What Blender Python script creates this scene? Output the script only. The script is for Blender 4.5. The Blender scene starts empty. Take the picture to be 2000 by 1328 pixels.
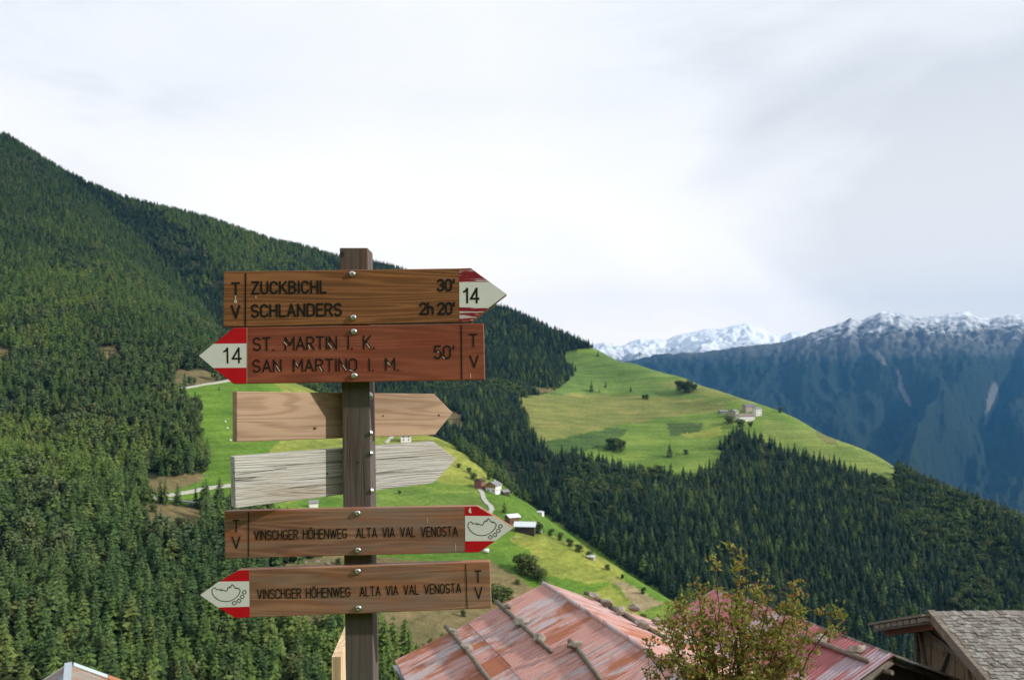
import bpy, bmesh, math, random
import numpy as np
from mathutils import Vector, Matrix

# ------------------------------------------------------------------ camera, sky, sun, exposure
SC = bpy.context.scene
COL = SC.collection
F, HX, HY, EYE = 1555.6, 1000.0, 760.0, 1.6       # focal length and horizon in photo pixels, eye height in metres

cam_d = bpy.data.cameras.new('camera'); cam = bpy.data.objects.new('camera', cam_d); COL.objects.link(cam)
cam.location = (0, 0, EYE); cam.rotation_euler = (math.radians(90), 0, 0)
cam_d.sensor_width = 36; cam_d.lens = 28; cam_d.shift_y = (HY - 664) / 2000
cam_d.clip_start = .05; cam_d.clip_end = 60000
cam_d.dof.use_dof = True; cam_d.dof.focus_distance = 2.27; cam_d.dof.aperture_fstop = 8
SC.camera = cam

SUN_AZ, SUN_EL = math.radians(102), math.radians(28)     # azimuth from straight ahead, to the right
S_DIR = Vector((math.sin(SUN_AZ) * math.cos(SUN_EL), math.cos(SUN_AZ) * math.cos(SUN_EL), math.sin(SUN_EL)))
sun_d = bpy.data.lights.new('sun', 'SUN'); sun_d.energy = 4.8; sun_d.angle = math.radians(0.8); sun_d.color = (1, .95, .86)
sun = bpy.data.objects.new('sun', sun_d); COL.objects.link(sun)
sun.rotation_euler = S_DIR.to_track_quat('Z', 'Y').to_euler(); sun.location = (60, -10, 60)

W = bpy.data.worlds.new('World'); SC.world = W; W.use_nodes = True
SC.view_settings.view_transform = 'Standard'; SC.view_settings.look = 'None'
SC.view_settings.exposure = 0; SC.view_settings.gamma = 1; SC.view_settings.use_curve_mapping = False
cy = SC.cycles
cy.use_denoising = True; cy.max_bounces = 5; cy.diffuse_bounces = 3; cy.glossy_bounces = 2; cy.transmission_bounces = 2
cy.volume_bounces = 0; cy.use_adaptive_sampling = True; cy.adaptive_threshold = .015
cy.caustics_reflective = False; cy.caustics_refractive = False


def build_world():
    nt = W.node_tree; N = nt.nodes; L = nt.links; N.clear()
    out = N.new('ShaderNodeOutputWorld'); bg = N.new('ShaderNodeBackground'); bg.inputs[1].default_value = 1
    sky = N.new('ShaderNodeTexSky'); sky.sky_type = 'NISHITA'; sky.sun_disc = False
    sky.sun_elevation = SUN_EL; sky.sun_rotation = SUN_AZ
    sk = N.new('ShaderNodeVectorMath'); sk.operation = 'SCALE'; sk.inputs[3].default_value = .1
    L.new(sky.outputs[0], sk.inputs[0])
    tc = N.new('ShaderNodeTexCoord'); mp = N.new('ShaderNodeMapping'); mp.inputs['Scale'].default_value = (1, 1, 2.2)
    mp.inputs['Location'].default_value = (3.1, .4, .2); mp.inputs['Rotation'].default_value = (0, .35, 0)
    L.new(tc.outputs['Generated'], mp.inputs[0])
    n1 = N.new('ShaderNodeTexNoise'); n1.inputs['Scale'].default_value = 2.2; n1.inputs['Detail'].default_value = 6
    n1.inputs['Roughness'].default_value = .5; n1.inputs['Distortion'].default_value = .6
    L.new(mp.outputs[0], n1.inputs['Vector'])

    mp2 = N.new('ShaderNodeMapping'); mp2.inputs['Scale'].default_value = (1.4, 1, 5.5); mp2.inputs['Rotation'].default_value = (0, -.42, 0); L.new(tc.outputs['Generated'], mp2.inputs[0])
    n2 = N.new('ShaderNodeTexNoise'); n2.inputs['Scale'].default_value = 3.4; n2.inputs['Detail'].default_value = 7; n2.inputs['Roughness'].default_value = .55; n2.inputs['Distortion'].default_value = .5; L.new(mp2.outputs[0], n2.inputs['Vector'])

    def spot(px, py, r0, r1):
        d = Vector(((px - HX) / F, 1, (HY - py) / F)).normalized()
        v = N.new('ShaderNodeVectorMath'); v.operation = 'DOT_PRODUCT'; v.inputs[1].default_value = d
        L.new(tc.outputs['Generated'], v.inputs[0])
        m = N.new('ShaderNodeMapRange'); m.interpolation_type = 'SMOOTHSTEP'
        m.inputs[1].default_value = math.cos(math.radians(r1)); m.inputs[2].default_value = math.cos(math.radians(r0))
        L.new(v.outputs['Value'], m.inputs[0]); return m.outputs[0]

    def math_(op, a, b):
        m = N.new('ShaderNodeMath'); m.operation = op
        for i, s in enumerate((a, b)):
            if isinstance(s, (int, float)): m.inputs[i].default_value = s
            else: L.new(s, m.inputs[i])
        return m.outputs[0]
    # brightness of the cloud deck: noise, a thin bright place before the sun-lit cloud, a grey bank low on the right
    b = math_('ADD', math_('MULTIPLY', math_('SUBTRACT', n1.outputs[0], .14), .85), math_('MULTIPLY', math_('SUBTRACT', n2.outputs[0], .5), .45))
    b = math_('ADD', b, math_('MULTIPLY', spot(850, 250, 2, 22), .26))
    b = math_('ADD', b, math_('MULTIPLY', spot(1640, 120, 1, 13), .10))
    b = math_('ADD', b, math_('MULTIPLY', spot(1500, 560, 1, 9), .10))
    b = math_('ADD', b, math_('MULTIPLY', math_('MULTIPLY', spot(1780, 400, 2, 17), n2.outputs[0]), -.58))
    b = math_('ADD', b, math_('MULTIPLY', spot(1290, 200, 1, 10), -.10))
    r = N.new('ShaderNodeValToRGB'); e = r.color_ramp.elements
    e[0].position = .08; e[0].color = (.82, .85, .875, 1)
    e[1].position = .62; e[1].color = (1.14, 1.13, 1.11, 1)
    m_ = r.color_ramp.elements.new(.32); m_.color = (1.05, 1.07, 1.085, 1)
    L.new(b, r.inputs[0])
    sp = N.new('ShaderNodeSeparateXYZ'); L.new(tc.outputs['Generated'], sp.inputs[0])
    el = N.new('ShaderNodeMapRange'); el.inputs[1].default_value = 0; el.inputs[2].default_value = .34; L.new(sp.outputs[2], el.inputs[0])   # the cloud deck pales and warms towards the horizon
    tint = N.new('ShaderNodeMix'); tint.data_type = 'RGBA'; tint.inputs[6].default_value = (1.62, 1.45, 1.27, 1); tint.inputs[7].default_value = (1, 1, 1, 1); L.new(el.outputs[0], tint.inputs[0])
    sc_ = N.new('ShaderNodeMix'); sc_.data_type = 'RGBA'; sc_.blend_type = 'MULTIPLY'; sc_.inputs[0].default_value = 1; L.new(r.outputs[0], sc_.inputs[6]); L.new(tint.outputs[2], sc_.inputs[7])
    mx = N.new('ShaderNodeMix'); mx.data_type = 'RGBA'; mx.inputs[0].default_value = .96
    L.new(sk.outputs[0], mx.inputs[6]); L.new(sc_.outputs[2], mx.inputs[7])
    L.new(mx.outputs[2], bg.inputs[0]); L.new(bg.outputs[0], out.inputs[0])


build_world()

# ------------------------------------------------------------------ helpers
rng = np.random.default_rng(7); random.seed(7)


def P(px, py, D):
    return Vector(((px - HX) / F * D, D, EYE + (HY - py) / F * D))


def to_px(x, y, z):
    y = np.maximum(y, .01)
    return HX + F * x / y, HY - F * (z - EYE) / y


def tag(o, label=None, cat=None, group=None, kind=None):
    for k, v in (('label', label), ('category', cat), ('group', group), ('kind', kind)):
        if v: o[k] = v
    return o


def empty(name, loc, rz=0.0):
    o = bpy.data.objects.new(name, None); COL.objects.link(o)
    o.location = loc; o.rotation_euler = (0, 0, rz); o.empty_display_size = .2
    return o


class MB:
    def __init__(s): s.v = []; s.f = []
    def box(s, a, b):
        x0, y0, z0 = a; x1, y1, z1 = b; n = len(s.v)
        s.v += [(x0, y0, z0), (x1, y0, z0), (x1, y1, z0), (x0, y1, z0), (x0, y0, z1), (x1, y0, z1), (x1, y1, z1), (x0, y1, z1)]
        s.f += [tuple(n + i for i in q) for q in ((0, 3, 2, 1), (4, 5, 6, 7), (0, 1, 5, 4), (1, 2, 6, 5), (2, 3, 7, 6), (3, 0, 4, 7))]
        return s
    def beam(s, a, b, w, h, up=(0, 0, 1)):
        a, b = Vector(a), Vector(b); d = (b - a).normalized(); up = Vector(up)
        sd = d.cross(up).normalized() * w / 2; u = sd.cross(d).normalized() * h / 2; n = len(s.v)
        for p in (a, b): s.v += [tuple(p - sd - u), tuple(p + sd - u), tuple(p + sd + u), tuple(p - sd + u)]
        s.f += [tuple(n + i for i in q) for q in ((0, 1, 2, 3), (7, 6, 5, 4), (0, 4, 5, 1), (1, 5, 6, 2), (2, 6, 7, 3), (3, 7, 4, 0))]
        return s
    def tube(s, pts, rad, k=8):
        pts = [Vector(p) for p in pts]; rings = []
        for i, p in enumerate(pts):
            d = (pts[min(i + 1, len(pts) - 1)] - pts[max(i - 1, 0)]).normalized()
            a = d.orthogonal().normalized() if i == 0 else (rings[-1][1] - d * rings[-1][1].dot(d)).normalized()
            b = d.cross(a); r = rad[i] if isinstance(rad, (list, tuple)) else rad; n = len(s.v)
            s.v += [tuple(p + (a * math.cos(t) + b * math.sin(t)) * r) for t in (2 * math.pi * j / k for j in range(k))]
            rings.append((n, a))
        for (n0, _), (n1, _) in zip(rings, rings[1:]):
            s.f += [(n0 + j, n0 + (j + 1) % k, n1 + (j + 1) % k, n1 + j) for j in range(k)]
        s.f += [tuple(rings[0][0] + j for j in reversed(range(k))), tuple(rings[-1][0] + j for j in range(k))]
        return s
    def prism(s, poly, d):                      # poly: 3D points, d: extrusion vector
        n = len(s.v); k = len(poly); d = Vector(d)
        s.v += [tuple(p) for p in poly] + [tuple(Vector(p) + d) for p in poly]
        s.f += [tuple(n + i for i in range(k)), tuple(n + k + i for i in reversed(range(k)))]
        s.f += [(n + i, n + k + i, n + k + (i + 1) % k, n + (i + 1) % k) for i in range(k)]
        return s
    def mesh(s, name):
        m = bpy.data.meshes.new(name); m.from_pydata(s.v, [], s.f); m.update(); return m
    def build(s, name, mat, parent=None, bevel=0, smooth=False, loc=None):
        m = s.mesh(name)
        bm = bmesh.new(); bm.from_mesh(m); bmesh.ops.recalc_face_normals(bm, faces=bm.faces)
        if bevel: bmesh.ops.bevel(bm, geom=bm.edges[:], offset=bevel, segments=2, affect='EDGES', profile=.6)
        bm.to_mesh(m); bm.free()
        if smooth: m.polygons.foreach_set('use_smooth', [True] * len(m.polygons))
        return link(name, m, mat, parent, loc)


def link(name, mesh, mat=None, parent=None, loc=None):
    o = bpy.data.objects.new(name, mesh); COL.objects.link(o)
    if mat is not None and not mesh.materials: mesh.materials.append(mat)
    if parent: o.parent = parent
    if loc is not None: o.location = loc
    return o


# ------------------------------------------------------------------ materials
class Mat:
    def __init__(s, name, rough=.8, spec=.3):
        s.m = bpy.data.materials.new(name); s.m.use_nodes = True; s.nt = s.m.node_tree; s.N = s.nt.nodes; s.L = s.nt.links
        s.b = s.N['Principled BSDF']; s.b.inputs['Roughness'].default_value = rough; s.b.inputs['Specular IOR Level'].default_value = spec
    def n(s, t, **k):
        q = s.N.new(t)
        for a, v in k.items(): setattr(q, a, v)
        return q
    def set(s, sock, v):
        if isinstance(v, bpy.types.NodeSocket): s.L.new(v, sock)
        elif isinstance(v, (tuple, list)) and len(v) == 3 and sock.type == 'RGBA': sock.default_value = (*v, 1)
        else: sock.default_value = v
    def coord(s, scale=(1, 1, 1), kind='Object', loc=(0, 0, 0), rot=(0, 0, 0)):
        t = s.n('ShaderNodeTexCoord'); m = s.n('ShaderNodeMapping')
        m.inputs['Scale'].default_value = scale; m.inputs['Location'].default_value = loc; m.inputs['Rotation'].default_value = rot
        if kind == 'World':
            g = s.n('ShaderNodeNewGeometry'); s.L.new(g.outputs['Position'], m.inputs[0])
        else: s.L.new(t.outputs[kind], m.inputs[0])
        return m.outputs[0]
    def noise(s, vec, scale=1, detail=4, rough=.55, dist=0):
        q = s.n('ShaderNodeTexNoise')
        s.L.new(vec, q.inputs['Vector']); q.inputs['Scale'].default_value = scale; q.inputs['Detail'].default_value = detail
        q.inputs['Roughness'].default_value = rough; q.inputs['Distortion'].default_value = dist
        return q.outputs[0]
    def ramp(s, fac, *stops):
        q = s.n('ShaderNodeValToRGB'); s.L.new(fac, q.inputs[0]); e = q.color_ramp.elements
        while len(e) < len(stops): e.new(.5)
        for el, (p, c) in zip(e, stops): el.position = p; el.color = (*c, 1) if isinstance(c, (tuple, list)) else (c, c, c, 1)
        return q.outputs[0]
    def mix(s, fac, a, b, mode='MIX'):
        q = s.n('ShaderNodeMix', data_type='RGBA', blend_type=mode); s.set(q.inputs[0], fac); s.set(q.inputs[6], a); s.set(q.inputs[7], b)
        return q.outputs[2]
    def math(s, op, a, b=0.0, c=None):
        q = s.n('ShaderNodeMath', operation=op); s.set(q.inputs[0], a); s.set(q.inputs[1], b)
        if c is not None: s.set(q.inputs[2], c)
        return q.outputs[0]
    def color(s, c): s.set(s.b.inputs['Base Color'], c); return s
    def bump(s, h, strength=.3, dist=.01):
        q = s.n('ShaderNodeBump'); q.inputs['Strength'].default_value = strength; q.inputs['Distance'].default_value = dist
        s.L.new(h, q.inputs['Height']); s.L.new(q.outputs[0], s.b.inputs['Normal']); return s


def plain(name, c, rough=.7, metal=0, var=.12, scale=8, spec=.3):
    M = Mat(name, rough, spec); v = M.noise(M.coord(), scale, 4)
    M.color(M.mix(1, c, M.ramp(v, (.25, 1 - var), (.75, 1 + var)), 'MULTIPLY')); M.b.inputs['Metallic'].default_value = metal
    return M.m


def wood(name, dark, light, axis='x', ring=16, seed=0.0, fibre=.25, grey=None, crack=0.0, low=(1.3, 7.5), stain=None, bump=.25):
    """long grain along axis: contour lines of a stretched noise give cathedral figure, a fine noise gives fibres"""
    M = Mat(name, .72, .25)
    sw = (lambda a, b: (a, b, b)) if axis == 'x' else (lambda a, b: (b, b, a))
    big = M.noise(M.coord(sw(low[0] * .6, low[1]), loc=(seed, seed * 1.7, seed * .3)), 1, 2.5, .5, .25)
    s = M.math('SINE', M.math('MULTIPLY', big, ring * 9.0))
    s = M.math('MULTIPLY_ADD', s, .5, .5)
    fine = M.noise(M.coord(sw(7, 260), loc=(seed, 0, 0)), 1, 4, .6)
    g = M.math('ADD', M.math('MULTIPLY', s, .62), M.math('MULTIPLY', fine, fibre * 1.6))
    c = M.mix(M.ramp(g, (.12, 0.0), (.95, 1.0)), dark, light)
    tone = M.noise(M.coord(sw(1.6, 5), loc=(seed * 2, 3, 1)), 1, 4)
    c = M.mix(1, c, M.ramp(tone, (.3, .78), (.7, 1.16)), 'MULTIPLY')
    if stain:
        st = M.noise(M.coord(sw(2.2, 8), loc=(seed * 3, 9, 4)), 1, 5, .6)
        c = M.mix(M.ramp(st, (.5, 0.0), (.68, .85)), c, stain)
    if grey:
        gf = M.noise(M.coord(sw(3, 22), loc=(seed * 4, 2, 2)), 1, 5, .65)
        c = M.mix(M.ramp(gf, (.38, 0.0), (.62, .9)), c, grey)
    h = g
    if crack:
        ck = M.noise(M.coord(sw(2.4, 95), loc=(seed * 5, 1, 7)), 1, 3, .6)
        cf = M.ramp(ck, (.31, 1.0), (.40, 0.0)); c = M.mix(M.math('MULTIPLY', cf, crack * .62), c, (.05, .045, .04))
        h = M.math('SUBTRACT', g, M.math('MULTIPLY', cf, 1.2))
    M.color(c); M.bump(h, bump, .002)
    return M.m


# ------------------------------------------------------------------ terrain: one sheet of heights
def vnoise(x, y, seed=0):
    xi = np.floor(x).astype(np.int64); yi = np.floor(y).astype(np.int64); fx = x - xi; fy = y - yi
    fx = fx * fx * (3 - 2 * fx); fy = fy * fy * (3 - 2 * fy)
    def h(a, b):
        n = (a * 374761393 + b * 668265263 + seed * 1274126177) & 0xffffffff
        n = ((n ^ (n >> 13)) * 1274126177) & 0xffffffff
        return ((n ^ (n >> 16)) & 0xffff) / 65535.0
    return (h(xi, yi) * (1 - fx) + h(xi + 1, yi) * fx) * (1 - fy) + (h(xi, yi + 1) * (1 - fx) + h(xi + 1, yi + 1) * fx) * fy


def fbm(x, y, o=4, seed=0):
    s = 0; a = .5
    for i in range(o): s = s + a * vnoise(x * 2 ** i, y * 2 ** i, seed + i * 17); a *= .5
    return s


class TPS:
    def __init__(s, pts, lam=2e-4):
        p = np.array(pts, float); s.c = p[:, :2] / 1000; n = len(p)
        K = s.k(s.c, s.c) + lam * np.eye(n); Q = np.c_[np.ones(n), s.c]
        A = np.zeros((n + 3, n + 3)); A[:n, :n] = K; A[:n, n:] = Q; A[n:, :n] = Q.T
        s.w = np.linalg.solve(A, np.r_[p[:, 2], 0, 0, 0])
    @staticmethod
    def k(a, b):
        d = ((a[:, None] - b[None]) ** 2).sum(2); return .5 * d * np.log(d + 1e-12)
    def __call__(s, x, y):
        q = np.c_[np.ravel(x), np.ravel(y)] / 1000; out = np.empty(len(q))
        for i in range(0, len(q), 40000):
            b = q[i:i + 40000]; out[i:i + 40000] = s.k(b, s.c) @ s.w[:-3] + np.c_[np.ones(len(b)), b] @ s.w[-3:]
        return out.reshape(np.shape(x))


def pts(lst): return [tuple(P(*a)) for a in lst]


NRM = (.923, .385)                                 # horizontal direction away from both spurs, into the gorge
def drop(lst, steps):
    r = []
    for a in lst:
        p = P(*a)
        for d, dz in steps: r.append((p.x + NRM[0] * d, p.y + NRM[1] * d, p.z - dz))
    return r
def back(lst, steps):
    r = []
    for a in lst:
        p = P(*a)
        for k, dz in steps: r.append((p.x * k, p.y * k, p.z - dz))
    return r


A_sky = [(-200, 180, 1500), (0, 264, 1500), (80, 316, 1520), (200, 376, 1560), (300, 409, 1600), (400, 431, 1640), (480, 461, 1680), (560, 481, 1720), (620, 496, 1750), (690, 530, 1780)]
A_edge = [(852, 853, 740), (900, 886, 690), (950, 930, 630), (1000, 972, 575), (1050, 1010, 530), (1130, 1062, 465), (1200, 1112, 425), (1262, 1152, 400), (1325, 1197, 380)]
A_in = [(-600, 1328, 190), (-600, 700, 650), (-600, 150, 1300), (-200, 1328, 210), (-200, 1000, 380), (-200, 700, 700), (-200, 400, 1150),
        (0, 1328, 225), (0, 1150, 300), (0, 1000, 400), (0, 850, 540), (0, 600, 850), (0, 400, 1200),
        (200, 1328, 230), (200, 1150, 300), (200, 1000, 400), (200, 850, 530), (200, 600, 860), (200, 460, 1250),
        (400, 1328, 240), (400, 1150, 325), (400, 1000, 430), (400, 900, 520), (400, 750, 690), (400, 620, 980), (400, 500, 1380),
        (600, 1328, 250), (600, 1150, 335), (600, 1000, 450), (600, 900, 560), (600, 762, 770), (600, 640, 1150), (600, 550, 1550),
        (750, 1000, 480), (750, 860, 700), (850, 1250, 300), (850, 1100, 380), (860, 960, 560), (960, 958, 575), (1020, 1022, 495), (1000, 1100, 400),
        (1000, 1250, 320), (1100, 1150, 385), (1200, 1180, 385), (1300, 1260, 350)]
tA = TPS(pts(A_in + A_sky + A_edge) + drop(A_edge, ((35, 22), (90, 75), (200, 170), (420, 300))) + back(A_sky, ((1.12, 60), (1.4, 260)))
         + [(x, 110, -85) for x in (-260, -130, 0, 130)] + [tuple(P(780, 800, 960) + Vector((0, 0, -60))), tuple(P(700, 700, 1150) + Vector((0, 0, -40)))])

B_sky = [(700, 525, 2000), (850, 560, 1900), (985, 606, 1750), (1040, 628, 1700), (1100, 656, 1650), (1150, 680, 1600), (1200, 702, 1570)]
B_edge = [(1245, 712, 1540), (1335, 738, 1440), (1400, 762, 1360), (1440, 776, 1300), (1500, 794, 1230), (1560, 822, 1170), (1620, 852, 1110), (1700, 882, 1050), (1745, 912, 1010), (1820, 948, 950), (1900, 984, 900), (2000, 1026, 850), (2200, 1110, 790)]
B_in = [(900, 700, 1500), (1000, 700, 1440), (950, 780, 1220), (900, 850, 1040), (1000, 950, 880), (1050, 850, 1050), (1110, 706, 1570), (1200, 760, 1390), (1100, 780, 1290),
        (1300, 765, 1350), (1200, 830, 1170), (1300, 850, 1110), (1400, 800, 1220), (1450, 818, 1150), (1500, 850, 1080), (1600, 880, 1030), (1400, 900, 1000), (1200, 905, 1000),
        (1100, 1000, 820), (1200, 1080, 740), (1300, 1150, 690), (1400, 1000, 840), (1500, 1100, 750), (1600, 1000, 850), (1600, 1200, 700), (1700, 1100, 770), (1800, 1000, 880),
        (1800, 1200, 710), (1900, 1100, 780), (2000, 1200, 710), (1400, 1300, 620), (1800, 1328, 640), (1100, 1200, 680), (2200, 1328, 640)]
tB = TPS(pts(B_in + B_sky + B_edge) + drop(B_edge, ((60, 40), (160, 140), (420, 360), (900, 620))) + back(B_sky, ((1.1, 50), (1.4, 260)))
         + [(x, 430, -300) for x in (-100, 100, 300, 600)])


def near_slope(x, y):                              # the hillside the viewer stands on
    z = np.where(y < 4, 0, -.9 * (y - 4)); z = np.where(y > 12.3, -7.5, z); z = np.where(y > 24, -7.5 - .5 * (y - 24), z)
    z = np.where(y < -3, np.minimum(.62 * (-y - 3), 260), z)  # unseen rise behind the viewer, steepened to cut sky light on the boards
    return np.maximum(z, -990.0)


GULLY = [P(*q) for q in ((225, 402, 1450), (300, 455, 1370), (390, 535, 1230), (455, 640, 1060))]
def gully(x, y):
    d2 = np.full(x.shape, 1e12)
    for a, b in zip(GULLY, GULLY[1:]):
        vx, vy = b.x - a.x, b.y - a.y; t = np.clip(((x - a.x) * vx + (y - a.y) * vy) / (vx * vx + vy * vy), 0, 1); d2 = np.minimum(d2, (x - a.x - t * vx) ** 2 + (y - a.y - t * vy) ** 2)
    return 62 * np.exp(-d2 / 80 ** 2) * np.clip((1620 - y) / 380, 0, 1)


def terr(x, y):
    x = np.asarray(x, float); y = np.asarray(y, float)
    z = near_slope(x, y); f = y > 60
    if f.any():
        xf, yf = x[f], y[f]
        rough = (fbm(xf / 70, yf / 70, 4, 3) - .47) * 9 * np.clip((yf - 200) / 300, .25, 1)
        a = tA(xf, yf) - 2.5 * np.maximum(0, 195 - yf) + rough - gully(xf, yf)
        b = tB(xf, yf) - 2.5 * np.maximum(0, 560 - yf) + rough
        z = z.copy(); z[f] = np.maximum(np.maximum(z[f], a), b)
    return np.maximum(z, -1000.0)


def hit(px, py, d0=120, d1=2400):                  # where a sight line first meets the terrain
    D = np.geomspace(d0, d1, 1500); x = (px - HX) / F * D; zr = EYE + (HY - py) / F * D
    below = zr < terr(x, D)
    i = int(np.argmax(below)) if below.any() else len(D) - 1
    return Vector((x[i], D[i], float(terr(x[i:i + 1], D[i:i + 1])[0])))


def inpoly(px, py, poly):
    r = np.zeros(px.shape, bool); n = len(poly)
    for i in range(n):
        x0, y0 = poly[i]; x1, y1 = poly[(i + 1) % n]
        if y0 == y1: continue
        c = ((y0 > py) != (y1 > py)) & (px < (x1 - x0) * (py - y0) / (y1 - y0) + x0); r ^= c
    return r


MEADOW_A = [(338, 764), (400, 746), (480, 740), (560, 743), (640, 752), (700, 775), (860, 848), (1000, 960), (1340, 1190), (1340, 1300), (1100, 1300), (1050, 1170), (1010, 1140),
            (955, 1100), (870, 1100), (640, 1095), (560, 1040), (500, 1000), (440, 992), (380, 985), (290, 978), (330, 960), (392, 940), (404, 900), (388, 850), (392, 800)]
MEADOW_B = [(1104, 690), (1160, 680), (1210, 680), (1330, 720), (1500, 780), (1700, 870), (1752, 900), (1750, 945), (1700, 940), (1640, 915), (1590, 900), (1540, 885), (1490, 862),
            (1440, 850), (1405, 870), (1412, 908), (1360, 930), (1290, 928), (1200, 915), (1140, 895), (1075, 890), (1050, 865), (1030, 825), (1015, 790), (1004, 778), (1075, 768), (1112, 742), (1122, 725), (1100, 706)]
DRY = [[(955, 1095), (1015, 1130), (1075, 1180), (1075, 1320), (760, 1330), (735, 1230), (690, 1215), (640, 1260), (540, 1250), (470, 1215), (560, 1100), (640, 1085), (880, 1098)],
       [(190, 680), (228, 676), (235, 700), (205, 712)], [(-20, 670), (28, 685), (22, 708), (-20, 705)], [(285, 935), (400, 925), (404, 945), (280, 976)],
       [(278, 985), (330, 985), (398, 1000), (400, 1060), (330, 1075), (285, 1040)], [(345, 720), (400, 722), (440, 738), (350, 756), (332, 764)], [(-20, 240), (6, 256), (12, 268), (-20, 264)],
       [(1040, 756), (1066, 757), (1100, 764), (1060, 768)], [(868, 800), (905, 812), (900, 840), (872, 835)]]
G0, G1, G2, G3 = (.105, .198, .026), (.135, .215, .038), (.225, .262, .052), (.185, .205, .058)
BR, DRYC, FLOOR = (.30, .25, .14), (.175, .145, .07), (.034, .040, .019)
FIELDS = [(MEADOW_A, G0), ([(515, 738), (660, 750), (870, 850), (960, 935), (900, 960), (740, 975), (640, 960), (560, 985), (510, 900), (545, 860), (495, 800), (560, 770)], G2),
          ([(730, 890), (860, 940), (935, 950), (945, 990), (900, 985), (740, 990), (640, 970)], G1), ([(940, 945), (990, 965), (1130, 1062), (1060, 1050), (1010, 1030), (965, 1010), (950, 980)], G0),
          ([(1005, 1040), (1060, 1042), (1135, 1062), (1215, 1115), (1225, 1140), (1150, 1140), (1060, 1120), (1035, 1075), (1000, 1060)], G2), ([(1060, 1122), (1150, 1140), (1190, 1136), (1160, 1170), (1090, 1160)], G0),
          ([(1195, 1128), (1225, 1136), (1296, 1176), (1255, 1192), (1230, 1175)], BR), ([(1150, 1165), (1190, 1140), (1240, 1185), (1255, 1200), (1200, 1230)], G2), ([(1255, 1195), (1300, 1176), (1345, 1200), (1340, 1240), (1250, 1240)], G1),
          (MEADOW_B, G1), ([(1000, 775), (1120, 768), (1300, 775), (1420, 785), (1420, 800), (1300, 815), (1200, 833), (1060, 862), (1030, 830)], G3),
          ([(1100, 690), (1210, 690), (1410, 765), (1380, 780), (1200, 765), (1080, 772)], (.115, .19, .045)), ([(1060, 862), (1205, 834), (1230, 840), (1190, 870), (1085, 890)], (.065, .115, .03)),
          ([(1300, 825), (1375, 828), (1365, 852), (1310, 848)], (.065, .11, .03)), ([(1330, 848), (1410, 835), (1412, 850), (1340, 856)], G2), ([(1270, 750), (1350, 735), (1440, 765), (1480, 790), (1380, 775)], (.165, .205, .055)), ([(1490, 815), (1620, 850), (1752, 905), (1750, 945), (1560, 890), (1490, 860)], (.16, .22, .052)),
          ([(1590, 840), (1630, 858), (1640, 875), (1600, 860)], (.13, .15, .05))]


def px_of(x, y, z):
    px, py = to_px(x, y, z)
    w = fbm(x / 14, y / 14, 3, 40) - .45; w2 = fbm(x / 14, y / 14, 3, 71) - .45
    return px + w * 14, py + w2 * 10


def forest_mask(x, y, z):
    px, py = px_of(x, y, z)
    open_ = inpoly(px, py, MEADOW_B) & (y > 850)
    open_ |= inpoly(px, py, MEADOW_A) & (y < 840)
    for i, d in enumerate(DRY):
        open_ |= inpoly(px, py, d) & ((y < 900) | (i in (1, 2, 6, 7, 8)))
    return ~open_


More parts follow.
